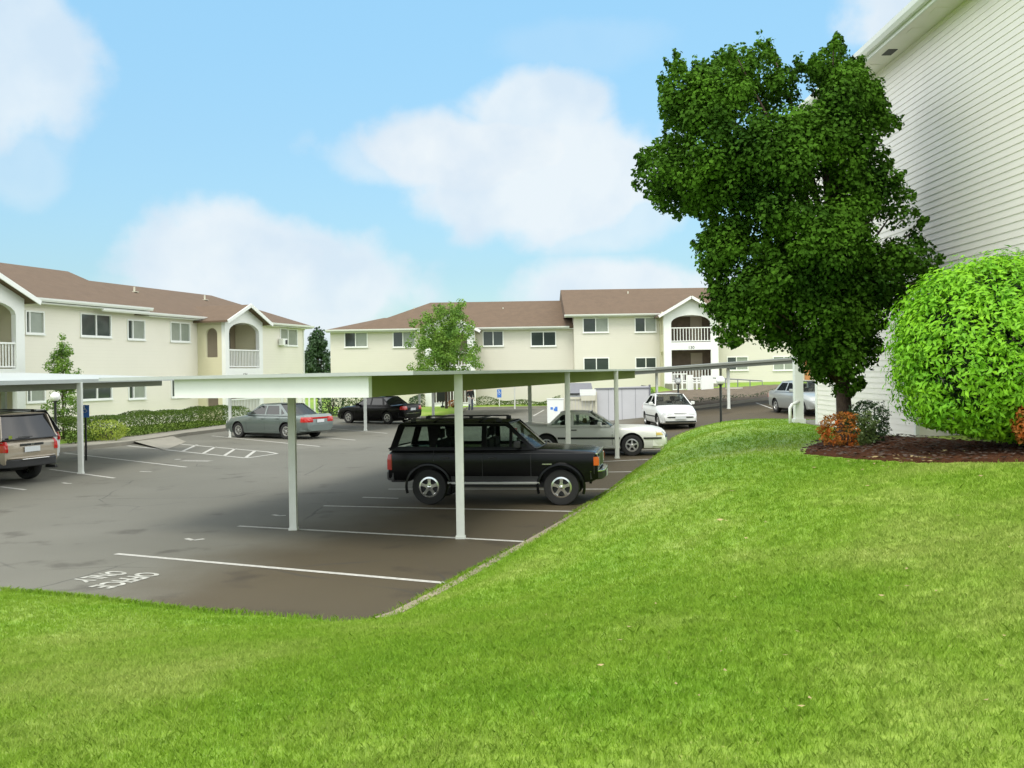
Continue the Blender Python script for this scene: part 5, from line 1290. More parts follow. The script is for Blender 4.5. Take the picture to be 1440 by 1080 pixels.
# loose shoots that stand clear of the crown
for k in range(150):
    i = random.randrange(len(OUT)); j = (i+1) % len(OUT); t = random.random()
    u = OUT[i][0]*(1-t)+OUT[j][0]*t; v = OUT[i][1]*(1-t)+OUT[j][1]*t
    if v > 470 and random.random() < .6: continue
    cx_, cy_ = (1110, 330); dx_, dy_ = u-cx_, v-cy_; l_ = math.hypot(dx_, dy_); dx_, dy_ = dx_/l_*.7, dy_/l_*.7-.55
    dd = DT+random.uniform(-.9, .7); L_ = random.uniform(5, 17)
    for q in range(4):
        p = atD(u+dx_*L_*q/3+random.gauss(0, 1.5)-dx_*6, v+dy_*L_*q/3+random.gauss(0, 1.5)-dy_*6, dd)
        if p.x < 6.6: cs.append(p[:]); rs_.append(.085-.014*q)
cs = np.array(cs); rs_ = np.array(rs_)
tb = onz(1187, 645, 1.28); tb = Vector(((1187-720)/F*DT, DT, gz((1187-720)/F*DT, DT)))
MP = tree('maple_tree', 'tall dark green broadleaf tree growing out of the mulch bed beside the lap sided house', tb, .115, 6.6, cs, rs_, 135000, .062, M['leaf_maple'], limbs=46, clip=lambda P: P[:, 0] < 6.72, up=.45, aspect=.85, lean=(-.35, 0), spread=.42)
# ---- laurel
def blob(c, r, n, power=2.0, rough=.12):
    d = RS.normal(size=(n, 3)); d /= np.linalg.norm(d, axis=1, keepdims=True)
    f = (np.abs(d[:, 0])**power+np.abs(d[:, 1])**power+np.abs(d[:, 2])**power)**(-1/power)
    wob = 1+rough*np.sin(d[:, 0]*7+1)*np.sin(d[:, 1]*6)*np.cos(d[:, 2]*8)
    P = np.array(c)+d*f[:, None]*np.array(r)*(wob*(1-np.abs(RS.normal(0, .10, n))))[:, None]
    return P, d
def bush(name, label, c, r, n, lsize, m, power=2.3, aspect=.45, up=.3, cat='bush', group=None, clip=None, stem=.04, inner=True, drop=0, rough=.12, m2=None, frac2=0, jit=.5):
    base = Vector((c[0], c[1], gz(c[0], c[1]))); R = empty(name, base, 0, label, cat, group)
    P, d = blob(c, r, n, power, rough); Nn = d+RS.normal(0, jit, (n, 3)); Nn[:, 2] += up
    ok = P[:, 2] > base.z+.04
    if clip is not None: ok &= clip(P)
    P, Nn = P[ok], Nn[ok]; P = P-np.array(base)
    if m2 is not None:
        k = (P[:, 0] < r[0]*.15)*.75+RS.rand(len(P))*.5 > (1-frac2)
        leaf_mesh('foliage', P[~k], Nn[~k], lsize*(.6+.8*RS.rand((~k).sum())), m, R, aspect, drop=drop)
        leaf_mesh('red_foliage', P[k], Nn[k], lsize*(.6+.8*RS.rand(k.sum())), m2, R, aspect, drop=drop)
    else: leaf_mesh('foliage', P, Nn, lsize*(.6+.8*RS.rand(len(P))), m, R, aspect, drop=drop)
    mb = MB()
    for k in range(7):
        a = k*2*PI/7+.3; e = Vector((math.cos(a)*r[0]*.5, math.sin(a)*r[1]*.5, (c[2]-base.z)+r[2]*.3*random.random())); mb.tube([(math.cos(a)*.03, math.sin(a)*.03, -.05), e*.5+Vector((0, 0, .05)), e], [stem, stem*.7, stem*.3], 6)
    mb.build('stems', M['bark'], R, smooth=True)
    return R
LC = np.array((6.34, 12.55, 2.70)); LR = np.array((1.42, 1.32, 1.19))
base = Vector((LC[0], LC[1], gz(LC[0], LC[1]))); LB = empty('laurel_bush', base, 0, 'huge rounded bright green laurel bush against the house wall', 'bush')
d = RS.normal(size=(1500, 3)); d /= np.linalg.norm(d, axis=1, keepdims=True); f = (np.abs(d)**2.5).sum(1)**(-1/2.5)
wob_ = 1+.035*np.sin(d[:, 0]*5+1)*np.cos(d[:, 2]*6+d[:, 1]*4)+RS.normal(0, .028, 1500)
CC = LC+d*f[:, None]*LR*(wob_*.94)[:, None]
k = RS.randint(0, 1500, 42000); o_ = RS.normal(0, 1, (42000, 3)); P = CC[k]+o_*np.array([.075, .075, .06]); Nn = d[k]*.75+o_*.45+RS.normal(0, .25, (42000, 3)); Nn[:, 2] += .5
ok = (P[:, 0] < 6.8) & (P[:, 2] > 1.58+.22*np.abs(P[:, 0]-6.2)); P, Nn = P[ok], Nn[ok]
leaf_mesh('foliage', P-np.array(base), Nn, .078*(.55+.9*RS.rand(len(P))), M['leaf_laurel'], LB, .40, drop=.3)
# sparser leaves inside the shell, in the darker leaf colour
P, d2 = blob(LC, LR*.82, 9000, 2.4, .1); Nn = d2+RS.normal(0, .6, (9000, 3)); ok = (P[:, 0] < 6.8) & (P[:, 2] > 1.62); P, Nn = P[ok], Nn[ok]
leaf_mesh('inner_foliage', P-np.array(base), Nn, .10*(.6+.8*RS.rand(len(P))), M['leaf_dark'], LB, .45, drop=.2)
mb = MB()
for k in range(11):
    a = k*2*PI/11+.3; e = Vector((math.cos(a)*LR[0]*.6, math.sin(a)*LR[1]*.6, 1.3+random.random()*.8)); mb.tube([(math.cos(a)*.08, math.sin(a)*.08, -.05), e*.5+Vector((0, 0, -.1)), e], [.055, .04, .015], 6)
mb.build('stems', M['bark'], LB, smooth=True)
g1 = onz(1190, 640, 1.25); bush('shrub', 'small shrub with orange-red leaves in front of the maple trunk', (5.06, 15.05, 1.60), (.40, .36, .27), 3400, .042, M['leaf_var'], group=None, m2=M['leaf_red'], frac2=.5, stem=.02, aspect=.5, rough=.3, jit=.8)
bush('shrub', 'small dark green rounded shrub behind the orange-red one', (5.52, 15.5, 1.70), (.31, .33, .32), 3200, .042, M['leaf_dark'], stem=.02, aspect=.5, up=.7, rough=.25, jit=.8)
bush('shrub', 'green and red shrub cut off by the right frame edge', (6.02, 11.45, 1.88), (.24, .3, .28), 1500, .06, M['leaf_var'], m2=M['leaf_red'], frac2=.3, stem=.02, aspect=.5)
# ---- small trees
def crown_pts(c, r, n, rs=(.25, .5), power=2.0, taper=0):
    P, d = blob(c, r, n, power, .15)
    P = np.array(c)+(P-np.array(c))*(RS.rand(n)**.33)[:, None]
    if taper: f = 1-taper*np.clip((P[:, 2]-c[2])/r[2]*.5+.5, 0, 1); P[:, 0] = c[0]+(P[:, 0]-c[0])*f; P[:, 1] = c[1]+(P[:, 1]-c[1])*f
    return P, RS.uniform(rs[0], rs[1], n)
D = 63.0; bx_, bz_ = (627-720)/F*D, 2.57+(523-418)/F*D
C_, r_ = crown_pts((bx_, D, 4.35), (3.1, 2.4, 2.9), 240, (.16, .45), taper=.38)
tree('young_tree', 'light green young tree on the grass island in front of the far block', (bx_, D, gz(bx_, D)), .09, bz_-.3, C_, r_, 15000, .14, M['leaf_light'], limbs=18)
D = 39.0; bx_ = (95-720)/F*D-.2
C_, r_ = crown_pts((bx_, D, 2.45), (1.3, 1.0, 2.05), 170, (.08, .22), taper=.85)
tree('young_tree', 'small sparse young tree with white specks beside the left globe lamp', (bx_, D, gz(bx_, D)), 0.04, 4.2, C_, r_, 7000, .08, M['leaf_light'], limbs=16)
D = 92.0; bx_ = (447-720)/F*D
C_, r_ = crown_pts((bx_, D, 3.6), (2.0, 1.6, 3.4), 90, (.3, .6), taper=.6)
tree('dark_tree', 'dark green tree in the gap between the two apartment blocks', (bx_, D, gz(bx_, D)), .12, 7.2, C_, r_, 6500, .26, M['leaf_dark'], limbs=8)
C_, r_ = crown_pts((bx_-3.0, 100, 1.8), (4.0, 2, 1.6), 60, (.4, .7))
tree('distant_tree', 'low bright green bushes far beyond the gap between the blocks', (bx_-3.0, 100, gz(bx_-3, 100)), .1, 3.0, C_, r_, 4000, .26, M['leaf_light'], limbs=4, cat='bush')
# ---- hedges and low shrubs
def hedge(name, label, pts, w, h, n, lsize, m, cat='hedge', wob=.25):
    A_ = np.array(pts, float); seg = np.hypot(*(A_[1:]-A_[:-1]).T); cum = np.concatenate([[0], np.cumsum(seg)]); t = RS.rand(n)*cum[-1]
    k = np.clip(np.searchsorted(cum, t)-1, 0, len(seg)-1); f = (t-cum[k])/seg[k]; X = A_[k]*(1-f[:, None])+A_[k+1]*f[:, None]
    dr = (A_[k+1]-A_[k])/seg[k][:, None]; nr = np.stack([dr[:, 1], -dr[:, 0]], -1)
    a = RS.rand(n)*PI; hh = h*(1+wob*np.sin(t*1.7)*np.sin(t*.63+1)); ca, sa = np.cos(a), np.sin(a)
    sq = (np.abs(ca)**2.6+np.abs(sa)**2.6)**(-1/2.6); rad = 1-np.abs(RS.normal(0, .1, n))
    off = ca*sq*w/2*rad; zz = sa*sq*hh*rad; P = np.stack([X[:, 0]+nr[:, 0]*off, X[:, 1]+nr[:, 1]*off, ground(X[:, 0], X[:, 1])+zz], -1)
    Nn = np.stack([nr[:, 0]*ca, nr[:, 1]*ca, sa+.3], -1)+RS.normal(0, .45, (n, 3)); b = A_[0]; base = Vector((b[0], b[1], gz(b[0], b[1])))
    R = empty(name, base, 0, label, cat); leaf_mesh('foliage', P-np.array(base), Nn, lsize*(.6+.8*RS.rand(n)), m, R, .5)
    return R
hedge('hedge', 'long low green hedge along the pavement by the left block', [(-17.1, 36.6), (-16.4, 41), (-15.6, 46), (-14.9, 50.5), (-14.4, 52.5)], 1.7, .9, 22000, .09, M['leaf_hedge'], wob=.09)
bush('shrub', 'yellow-green shrub at the near end of the long hedge', (-15.75, 38.6, .52), (.75, .8, .42), 1600, .08, M['leaf_yellow'], stem=.02)
bush('shrub', 'dark clipped shrub between the green and black sedans', (-10.6, 58.0, 1.1), (.75, .75, 1.1), 2200, .11, M['leaf_dark'], stem=.03, power=3)
bush('shrub', 'yellow-green shrub right of the dark clipped one', (-9.2, 59.0, .9), (.9, .8, .85), 2000, .11, M['leaf_hedge'], stem=.03)
hedge('planting_strip', 'ragged low planting at the foot of the far block', [(-2.9, 70.6), (0, 70.7), (3.4, 70.7)], .9, .42, 3000, .09, M['leaf_hedge'], cat='plants', wob=.6)
hedge('planting_strip', 'low dark planting left of the far porch behind the grass island', [(-7.2, 69.6), (-6.2, 69.9)], .9, .6, 1200, .1, M['leaf_dark'], cat='plants', wob=.5)
bush('flower_shrub', 'small orange flowering plant at the edge of the grass island', (-3.95, 66.2, .42), (.42, .4, .30), 700, .09, M['leaf_var'], m2=M['leaf_red'], frac2=.7, stem=.02)
bush('shrub', 'low green plant beside the white hatchback at the yellow wall', (7.65, 58.5, 1.1), (.75, .5, .45), 900, .11, M['leaf_light'], stem=.02)
hedge('planting_strip', 'dark planting on the bank below the entry ramp', [(8.4, 53.0), (11.5, 54.0), (17.5, 55.0)], .9, .22, 900, .09, M['leaf_dark'], cat='plants', wob=.5)

# ================================================================ STREET FURNITURE
def lamp(px, ytop, D, label, r=.17):
    c = atD(px, ytop, D); g = float(zlot(c.x, c.y)) if sdist(np.array([c.x]), np.array([c.y]))[0] < 0 else gz(c.x, c.y)
    R = empty('globe_lamp', (c.x, D, g), 0, label, 'lamp', 'globe lamps of the car park'); h = c.z-g
    mb = MB(); mb.tube([(0, 0, 0), (0, 0, h-r*.9)], .045, 12); mb.tube([(0, 0, 0), (0, 0, .25)], .09, 12); mb.build('pole', M['black'], R, smooth=True, angle=40)
    mb = MB(); mb.lathe([(.05, h-r*1.15), (.10, h-r*.95), (.10, h-r*.8), (.04, h-r*.75)], 16); mb.build('collar', M['black'], R, smooth=True, angle=40)
    mb = MB(); mb.sphere((0, 0, h), r, 20, 12); mb.build('globe', M['globe'], R, smooth=True)
    return R
lamp(1013, 535, 38.0, 'black lamp post with white globe rising behind the lawn crest')
lamp(953.5, 535.5, 49.5, 'globe lamp standing behind the white hatchback', .17)
lamp(77.5, 558, 36.3, 'black lamp post with white globe left of the blue parking sign', .175)
def psign(px, yt, yb, D, w, label, ground_y=None):
    a = atD(px, yt, D); b = atD(px, yb, D); g = z1(a.x, D) if D < 68 else gz(a.x, D)
    R = empty('parking_sign', (a.x, D, g), 0, label, 'sign', 'blue disabled parking signs'); h = a.z-g; hb = b.z-g
    mb = MB(); mb.box(-.025, .025, -.02, .02, -.1, h-.02); mb.build('post', M['black'] if D < 50 else M['trim'], R)
    mb = MB(); mb.box(-w/2, w/2, -.035, -.022, hb, h); mb.build('sign_plate', M['blue'], R)
    s = (h-hb); cz = hb+s*.62; k = s*.16
    mb = MB(); y0, y1 = -.040, -.036   # white wheelchair symbol
    def Q(ax, az, bx, bz, w_=k*.32): mb.bar((ax, (y0+y1)/2, az), (bx, (y0+y1)/2, bz), w_, .004, up=(0, 1, 0))
    mb.lathe([(k*.34, 0), (0, 0.001)], 12, Matrix.Translation((-k*.3, y0, cz+k*1.5)) @ Matrix.Rotation(PI/2, 4, 'X'))
    Q(-k*.3, cz+k*1.1, -k*.2, cz); Q(-k*.2, cz, k*.7, cz); Q(k*.7, cz, k*1.0, cz-k*.9); Q(-k*.25, cz+k*.6, k*.45, cz+k*.6)
    pr = [(-k*.05+k*1.0*math.cos(t), cz-k*.35+k*1.0*math.sin(t)) for t in [2.4+i*.35 for i in range(12)]]
    for p_, q_ in zip(pr[:-1], pr[1:]): Q(*p_, *q_, k*.24)
    mb.build('wheelchair_symbol', M['white'], R)
psign(120, 569.5, 587, 31.0, .26, 'blue disabled parking sign beside the left carport post')
psign(702, 547.5, 559, 69.6, .30, 'blue disabled parking sign in front of the far block')
# refuse enclosure and the things round it
D = 49.0
def X(px, D=D): return (px-720)/F*D+.0
def Z(px, py, D=D): return atD(px, py, D).z
E1 = empty('board_fence', (X(836), D, 0), 0, 'tall pale grey board fence of the refuse enclosure behind the white coupe', 'fence')
w = X(912)-X(836); mb = MB(); mb.panel([(0, 0), (w, 0), (w, Z(912, 542.5)), (w*.2, Z(850, 545.5)), (0, Z(836, 546))], (), lambda a, b, d: (a, d, b), .06); mb.build('panel', M['greywall'], E1)
mb = MB(); 
for k in range(1, 4): mb.box(w*k/4-.008, w*k/4+.008, -.006, 0, .05, Z(870, 546))
mb.build('joint', M['greydark'], E1)
mb = MB(); mb.box(w, w+.09, -.03, .09, 0, Z(912, 541)); mb.box(-.02, w+.1, -.04, -.001, Z(880, 546)-.02, Z(880, 546)+.03); mb.box(w+.002, w+.06, .091, 3.0, 0, Z(912, 543)); mb.build('frame', M['greydark'], E1)
E2 = empty('utility_board', (X(768), 48.2, 0), 0, 'white utility board with a small blue mark beside the refuse enclosure', 'board')
w = X(791, 48.2)-X(768, 48.2); h = Z(779, 561.5, 48.2); mb = MB(); mb.box(0, w, 0, .25, 0, h); mb.box(-.02, w+.02, -.02, .27, h, h+.04); mb.build('panel', M['white'], E2)
mb = MB(); cx = w*.42; mb.box(cx-.18, cx-.06, -.006, -.002, h-.5, h-.38); mb.box(cx-.02, cx+.04, -.006, -.002, h-.56, h-.44); mb.box(cx+.04, cx+.16, -.006, -.002, h-.58, h-.36); mb.build('blue_mark', M['blue'], E2)
E3 = empty('picket_gate', (X(794), D-.15, 0), 0, 'cream slatted gate left of the grey enclosure fence', 'gate')
w = X(837)-X(794); h = Z(815, 558); mb = MB(); mb.box(0, w, 0, .05, h-.12, h); mb.box(0, w, 0, .05, .1, .2)
for k in range(9): mb.box(w*(k+.06)/9, w*(k+.9)/9, .051, .075, .05, h-.04)
mb.build('slats', M['cream'], E3)
mb = MB(); mb.box(-.08, 0, -.02, .08, 0, h+.05); mb.box(w*.82, w*.86, -.025, 0, .05, h*.72); mb.build('gate_post', M['cream'], E3)
E4 = empty('refuse_container', (X(797), D+.6, 0), 0, 'dark grey refuse container lid showing above the cream gate', 'container')
xa, xb = X(797, D+.6), X(835, D+.6); z0, z1_ = Z(815, 554, D+.6), Z(815, 539, D+.6); w = xb-xa
mb = MB(); vs = []
for y, i in ((0, 0), (1.6, 0)): vs += [(0, y, z0), (w, y, z0), (w*.94, y+(.25 if y == 0 else -.25), z1_), (w*.10, y+(.25 if y == 0 else -.25), z1_)]
mb.add(vs, [(0, 1, 2, 3), (5, 4, 7, 6), (1, 5, 6, 2), (4, 0, 3, 7), (3, 2, 6, 7), (4, 5, 1, 0)]); mb.build('lid', M['greydark'], E4)
mb = MB(); mb.box(.03, w-.03, .03, 1.57, .1, z0-.002); mb.build('bin', M['greywall'], E4)
mb = MB(); mb.box(-.03, w*.5, -.04, -.001, z0-.03, z0+.04); mb.build('rim', M['black'], E4)
xa, xb = X(815, D-.3), X(837.5, D-.3)
mb = MB(); mb.box(xa, xb, D-.3, D-.27, Z(826, 556, D-.3), Z(826, 547.5, D-.3)); sg = mb.build('notice_board', M['white']); tag(sg, 'plain white rectangular board fixed above the cream gate', 'board')
mb = MB(); mb.box(xa+.05, xb-.02, D-.29, D-.262, Z(826, 563.5, D-.3), Z(826, 556.5, D-.3)); sg = mb.build('notice_board', M['cream']); tag(sg, 'pinkish blank board directly under the white board', 'board')
for (a, b) in (((X(836, 48.9)), 1),):
    mb = MB(); mb.box(a, a+.1, 48.8, 48.9, 0, 1.5); tag(mb.build('fence_post', M['cream']), 'short cream post at the joint of gate and grey fence', 'post')
# white bollards by the yellow wall
for px, D_, lab in ((925.5, 50.4, 'stubby white bollard left of the white hatchback'),):
    mb = MB(); x = X(px, D_); g = z1(x, D_); mb.lathe([(0, .0), (.07, 0), (.07, .62), (.055, .68), (0, .70)], 14, Matrix.Translation((0, 0, 0))); tag(mb.build('bollard', M['white'], None, smooth=True, angle=40, loc=(x, D_, g)), lab, 'bollard')
# black box on a post, on the far lawn
D_ = 66.5; a, b = X(614.5, D_), X(629, D_); R = empty('mailbox', ((a+b)/2, D_, gz((a+b)/2, D_)), 0, 'black box on a thin post at the back of the grass island', 'box'); g = gz((a+b)/2, D_); w = (b-a)/2
mb = MB(); mb.box(-w, w, -.2, .2, Z(621, 564, D_)-g, Z(621, 551, D_)-g); mb.build('box', M['black'], R, bevel=.03)
mb = MB(); mb.box(-.04, .04, -.04, .04, -.1, Z(621, 564, D_)-g); mb.box(-.12, .12, -.1, .1, 0, .12); mb.build('post', M['black'], R)

# ================================================================ PERSON by the far porch
def skin(name, pts, edges, rad, m, parent=None, sub=2, root=0):
    me = bpy.data.meshes.new(name); me.from_pydata(pts, edges, []); o = bpy.data.objects.new(name, me); COL.objects.link(o)
    md = o.modifiers.new('s', 'SKIN'); md.use_smooth_shade = True
    for i, v in enumerate(me.skin_vertices[0].data): r = rad[i]; v.radius = (r, r) if not isinstance(r, tuple) else r; v.use_root = (i == root)
    sb = o.modifiers.new('u', 'SUBSURF'); sb.levels = sub; sb.render_levels = sub
    bpy.context.view_layer.update(); me2 = bpy.data.meshes.new_from_object(o.evaluated_get(bpy.context.evaluated_depsgraph_get()))
    o.modifiers.clear(); o.data = me2; me2.name = name; me2.materials.clear(); me2.materials.append(m)
    me2.polygons.foreach_set('use_smooth', [True]*len(me2.polygons))
    if parent: o.parent = parent
    return o
def skinsub(o, seglist): pass
M['skin'] = mat('skin_tone', (.45, .27, .19), .55); M['jacket'] = mat('dark_jacket', (.018, .018, .022), .8, bump=(30, .3)); M['jeans'] = mat('blue_grey_jeans', (.13, .15, .21), .85, bump=(40, .3)); M['hair'] = mat('dark_hair', (.02, .014, .01), .6); M['shirt'] = mat('white_shirt', (.7, .7, .72), .8)
D_ = 67.0; px_ = X(661, D_); pr_ = empty('person', (px_, D_, gz(px_, D_)), .5, 'person in a dark jacket and blue-grey jeans holding something white near the far porch', 'person')
J = [(0, 0, .95), (0, 0, 1.12), (0, .01, 1.32), (0, 0, 1.46), (0, -.01, 1.54), (0, -.01, 1.66), (0, -.01, 1.74),
     (.09, 0, .90), (.11, -.03, .50), (.12, .02, .09), (.12, -.13, .04), (-.09, 0, .90), (-.10, -.06, .50), (-.11, .03, .09), (-.12, -.12, .04),
     (.19, 0, 1.42), (.25, .03, 1.16), (.22, -.10, .93), (.21, -.14, .86), (-.19, 0, 1.42), (-.26, .0, 1.16), (-.20, -.22, 1.06), (-.17, -.29, 1.03)]
Ed = [(0, 1), (1, 2), (2, 3), (3, 4), (4, 5), (5, 6), (0, 7), (7, 8), (8, 9), (9, 10), (0, 11), (11, 12), (12, 13), (13, 14), (3, 15), (15, 16), (16, 17), (17, 18), (3, 19), (19, 20), (20, 21), (21, 22)]
Rd = [(.15, .11), (.13, .10), (.16, .11), (.10, .08), .052, (.085, .10), .06, .095, .062, .045, .04, .095, .062, .045, .04, .065, .048, .036, .03, .065, .048, .036, .03]
skin('body', J, Ed, Rd, M['skin'], pr_)
# clothing over the body
skin('jacket', [(0, 0, .90), (0, 0, 1.12), (0, .01, 1.32), (0, 0, 1.45), (.19, 0, 1.42), (.25, .03, 1.16), (.22, -.09, .95), (-.19, 0, 1.42), (-.26, 0, 1.16), (-.21, -.20, 1.07)],
     [(0, 1), (1, 2), (2, 3), (3, 4), (4, 5), (5, 6), (3, 7), (7, 8), (8, 9)], [(.19, .14), (.16, .13), (.185, .135), (.13, .10), .085, .066, .05, .085, .066, .05], M['jacket'], pr_)
skin('jeans', [(0, 0, .97), (.09, 0, .88), (.11, -.03, .50), (.12, .02, .10), (-.09, 0, .88), (-.10, -.06, .50), (-.11, .03, .10)], [(0, 1), (1, 2), (2, 3), (0, 4), (4, 5), (5, 6)], [(.165, .125), .11, .08, .075, .11, .08, .075], M['jeans'], pr_)
hm = MB(); hm.sphere((0, .012, 1.70), .108, 14, 10, (.95, 1.08, 1.0)); ho = hm.build('hair', M['hair'], pr_, smooth=True)
bm = bmesh.new(); bm.from_mesh(ho.data); bmesh.ops.delete(bm, geom=[v for v in bm.verts if v.co.z < 1.64 or (v.co.y < -.06 and v.co.z < 1.73)], context='VERTS'); bm.to_mesh(ho.data); bm.free()
fm = MB(); fm.sphere((.032, -.103, 1.665), .011, 8, 6); fm.sphere((-.032, -.103, 1.665), .011, 8, 6); fm.build('eyes', M['hair'], pr_, smooth=True)
nm_ = MB(); nm_.add([(-.013, -.095, 1.63), (.013, -.095, 1.63), (0, -.125, 1.632), (0, -.1, 1.675)], [(0, 1, 2), (0, 2, 3), (1, 3, 2)]); nm_.build('nose', M['skin'], pr_)
for s_, (hx_, hy_, hz_) in ((1, (.21, -.14, .86)), (-1, (-.17, -.29, 1.03))):
    pts = [(hx_, hy_, hz_)]; ed_ = []; rd_ = [(.032, .016)]
    for k in range(5):
        o_ = (k-2)*.018; L_ = (.05, .075, .082, .076, .06)[k]; i = len(pts)
        pts += [(hx_+o_*.9, hy_-.02, hz_-.045), (hx_+o_, hy_-.03-.01*k % 2, hz_-.045-L_*.55), (hx_+o_, hy_-.045, hz_-.045-L_)]; ed_ += [(0, i), (i, i+1), (i+1, i+2)]; rd_ += [.009, .009, .008]
    skin('hand', pts, ed_, rd_, M['skin'], pr_, sub=1)
bg = MB(); bg.box(-.26, -.12, -.36, -.20, .55, 1.02); o_ = bg.build('paper_bag', M['shirt'], None, bevel=.02); o_.location = pr_.location; o_.rotation_euler = pr_.rotation_euler; tag(o_, 'white paper bag held by the person near the far porch', 'bag')

# ================================================================ SKY, SUN, CAMERA
W = bpy.data.worlds.new('World'); SC.world = W; W.use_nodes = True
nt = W.node_tree; N = nt.nodes; L = nt.links; bgN = N['Background']; bgN.inputs['Strength'].default_value = 0.13
SUN_EL = math.radians(60); SUN_AZ = math.radians(192)      # azimuth clockwise from +Y
sk = N.new('ShaderNodeTexSky'); sk.sky_type = 'NISHITA'; sk.sun_disc = False; sk.sun_elevation = SUN_EL; sk.sun_rotation = SUN_AZ; sk.air_density = 1.0; sk.dust_density = 0.6; sk.ozone_density = 1.0; sk.altitude = 100
tc = N.new('ShaderNodeTexCoord'); sx = N.new('ShaderNodeSeparateXYZ'); L.new(tc.outputs['Generated'], sx.inputs[0])
def MT(op, a, b=None, c=None):
    m = N.new('ShaderNodeMath'); m.operation = op
    for i, v in enumerate((a, b, c)):
        if v is None: continue
        if isinstance(v, (int, float)): m.inputs[i].default_value = v
        else: L.new(v, m.inputs[i])
    return m.outputs[0]
az = MT('ARCTAN2', sx.outputs['X'], sx.outputs['Y']); el = MT('ARCSINE', sx.outputs['Z'])
nz = N.new('ShaderNodeTexNoise'); nz.inputs['Scale'].default_value = 4.2; nz.inputs['Detail'].default_value = 7; nz.inputs['Roughness'].default_value = .55; L.new(tc.outputs['Generated'], nz.inputs['Vector'])
nz2 = N.new('ShaderNodeTexNoise'); nz2.inputs['Scale'].default_value = 13; nz2.inputs['Detail'].default_value = 6; L.new(tc.outputs['Generated'], nz2.inputs['Vector'])
wob = MT('MULTIPLY_ADD', nz.outputs['Fac'], 3.0, -1.5); wob = MT('ADD', wob, MT('MULTIPLY_ADD', nz2.outputs['Fac'], 1.3, -.65))
# cumulus banks: azimuth, elevation, half sizes (radians), density
BL = []
def cl(px, py, rx, ry, dn=1.0):
    r = ray(px, py); BL.append((math.atan2(r.x, r.y), math.atan2(r.z, math.hypot(r.x, r.y)), rx/F, ry/F, dn))
for a in [(15, 95, 95, 95, .8), (745, 150, 95, 60, .9), (620, 215, 170, 52, 1.0), (755, 250, 190, 75, .95), (520, 225, 75, 45, .6), (860, 290, 130, 60, .6), (320, 375, 150, 85, .95), (430, 400, 150, 95, .9), (260, 430, 130, 60, .7), (1290, 45, 110, 70, .95), (1240, 110, 80, 60, .7), (900, 405, 160, 42, .95), (40, 240, 60, 60, .35), (800, 60, 160, 40, .15)]: cl(*a)
tot = None
for (a, e, ra, re, dn) in BL:
    dx = MT('DIVIDE', MT('SUBTRACT', az, a), ra); dz = MT('DIVIDE', MT('SUBTRACT', el, e), re)
    d2 = MT('SQRT', MT('ADD', MT('MULTIPLY', dx, dx), MT('MULTIPLY', dz, dz)))
    v = MT('SUBTRACT', 1.25, MT('ADD', d2, wob)); mr = N.new('ShaderNodeMapRange'); mr.interpolation_type = 'SMOOTHSTEP'; mr.inputs['From Min'].default_value = 0; mr.inputs['From Max'].default_value = .6; mr.inputs['To Max'].default_value = dn
    L.new(v, mr.inputs['Value']); tot = mr.outputs[0] if tot is None else MT('MAXIMUM', tot, mr.outputs[0])
# the rest of the sky (behind and overhead): broken cloud
gen = N.new('ShaderNodeMapRange'); gen.interpolation_type = 'SMOOTHSTEP'; gen.inputs['From Min'].default_value = .44; gen.inputs['From Max'].default_value = .62; L.new(nz.outputs['Fac'], gen.inputs['Value'])
bh = N.new('ShaderNodeMapRange'); bh.inputs['From Min'].default_value = .82; bh.inputs['From Max'].default_value = .5; L.new(sx.outputs['Y'], bh.inputs['Value'])
tot = MT('MAXIMUM', tot, MT('MULTIPLY', gen.outputs[0], bh.outputs[0]))
hz_ = N.new('ShaderNodeMapRange'); hz_.inputs['From Min'].default_value = .30; hz_.inputs['From Max'].default_value = -.02; hz_.inputs['To Max'].default_value = .10; L.new(sx.outputs['Z'], hz_.inputs['Value'])
base = N.new('ShaderNodeMix'); base.data_type = 'RGBA'; SKYMUL = N.new('ShaderNodeMix'); SKYMUL.data_type = 'RGBA'; SKYMUL.blend_type = 'MULTIPLY'; SKYMUL.inputs['Factor'].default_value = 1
L.new(sk.outputs[0], SKYMUL.inputs['A'])
cr = N.new('ShaderNodeValToRGB'); L.new(sx.outputs['Z'], cr.inputs[0]); e_ = cr.color_ramp.elements
e_[0].position = 0; e_[0].color = (.40, .47, .50, 1); e_[1].position = .35; e_[1].color = (.92, 1.13, .99, 1)
q_ = e_.new(.10); q_.color = (.47, .56, .56, 1); q_ = e_.new(.23); q_.color = (.70, .84, .77, 1)
L.new(cr.outputs[0], SKYMUL.inputs['B'])
L.new(hz_.outputs[0], base.inputs['Factor']); L.new(SKYMUL.outputs['Result'], base.inputs['A']); base.inputs['B'].default_value = (2.2, 3.1, 3.8, 1)
cc_ = N.new('ShaderNodeMix'); cc_.data_type = 'RGBA'; cc_.inputs['A'].default_value = (2.95, 3.42, 3.85, 1); cc_.inputs['B'].default_value = (3.5, 3.8, 4.0, 1)
cm_ = N.new('ShaderNodeMapRange'); cm_.inputs['From Min'].default_value = .36; cm_.inputs['From Max'].default_value = .6; L.new(nz2.outputs['Fac'], cm_.inputs['Value']); L.new(cm_.outputs[0], cc_.inputs['Factor'])
fin = N.new('ShaderNodeMix'); fin.data_type = 'RGBA'; L.new(tot, fin.inputs['Factor']); L.new(base.outputs['Result'], fin.inputs['A']); L.new(cc_.outputs['Result'], fin.inputs['B'])
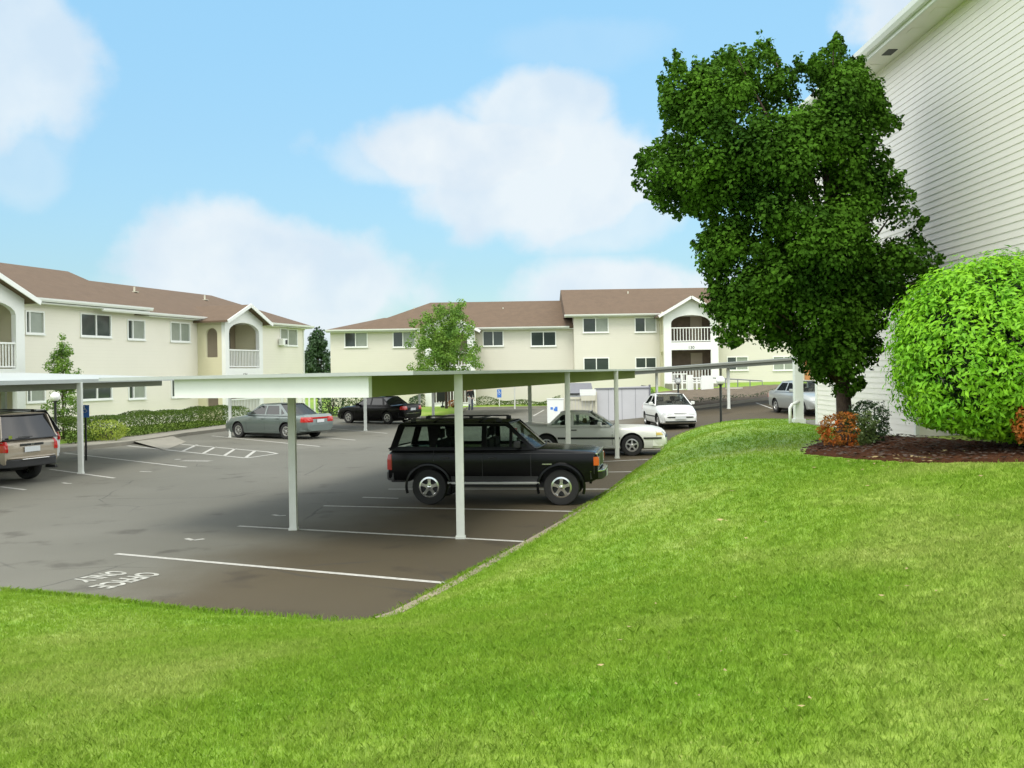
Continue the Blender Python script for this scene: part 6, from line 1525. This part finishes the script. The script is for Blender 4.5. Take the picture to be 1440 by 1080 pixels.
# unseen bright cloud deck overhead, behind and beside, added to light ground and walls
oh = N.new('ShaderNodeMapRange'); oh.interpolation_type = 'SMOOTHSTEP'; oh.inputs['From Min'].default_value = .44; oh.inputs['From Max'].default_value = .85; L.new(sx.outputs['Z'], oh.inputs['Value'])
up_ = N.new('ShaderNodeMapRange'); up_.inputs['From Min'].default_value = -.02; up_.inputs['From Max'].default_value = .25; L.new(sx.outputs['Z'], up_.inputs['Value'])
bm_ = MT('MULTIPLY', MT('MULTIPLY', bh.outputs[0], up_.outputs[0]), .92); deckm = MT('MULTIPLY', MT('MAXIMUM', oh.outputs[0], bm_), MT('MULTIPLY_ADD', gen.outputs[0], .35, .65))
fin2 = N.new('ShaderNodeMix'); fin2.data_type = 'RGBA'; L.new(deckm, fin2.inputs['Factor']); L.new(fin.outputs['Result'], fin2.inputs['A']); ax_ = N.new('ShaderNodeMapRange'); ax_.inputs['From Min'].default_value = .45; ax_.inputs['From Max'].default_value = .9; ax_.inputs['To Min'].default_value = 1; ax_.inputs['To Max'].default_value = 1.75; L.new(MT('ABSOLUTE', sx.outputs['X']), ax_.inputs['Value'])  # deck boosted toward the sides to brighten the side walls
vm = N.new('ShaderNodeVectorMath'); vm.operation = 'SCALE'; vm.inputs[0].default_value = (8.3, 8.3, 8.0); L.new(ax_.outputs[0], vm.inputs['Scale']); L.new(vm.outputs[0], fin2.inputs['B'])
L.new(fin2.outputs['Result'], bgN.inputs['Color'])
sd = bpy.data.lights.new('sun', 'SUN'); sd.energy = 1.4; sd.angle = math.radians(24); sd.color = (1.0, .955, .87)
so = bpy.data.objects.new('sun', sd); COL.objects.link(so)
dirv = Vector((math.sin(SUN_AZ)*math.cos(SUN_EL), math.cos(SUN_AZ)*math.cos(SUN_EL), math.sin(SUN_EL)))
so.rotation_euler = dirv.to_track_quat('Z', 'Y').to_euler(); so.location = (0, 0, 60)
cd = bpy.data.cameras.new('camera'); cam = bpy.data.objects.new('camera', cd); COL.objects.link(cam)
cd.sensor_width = 36; cd.sensor_fit = 'HORIZONTAL'; cd.lens = F/1440*36; cd.shift_y = -PPY/1440; cd.clip_end = 6000; cd.clip_start = .05
cam.matrix_world = Matrix.Translation((0, 0, EYE)) @ Matrix.Rotation(PI/2, 4, 'X') @ Matrix.Rotation(-ROLL, 4, 'Z')
SC.camera = cam
SC.view_settings.view_transform = 'Standard'; SC.view_settings.look = 'None'; SC.view_settings.exposure = 0.9; SC.view_settings.gamma = 1
SC.cycles.max_bounces = 6; SC.cycles.transparent_max_bounces = 16
SC.render.use_persistent_data = False
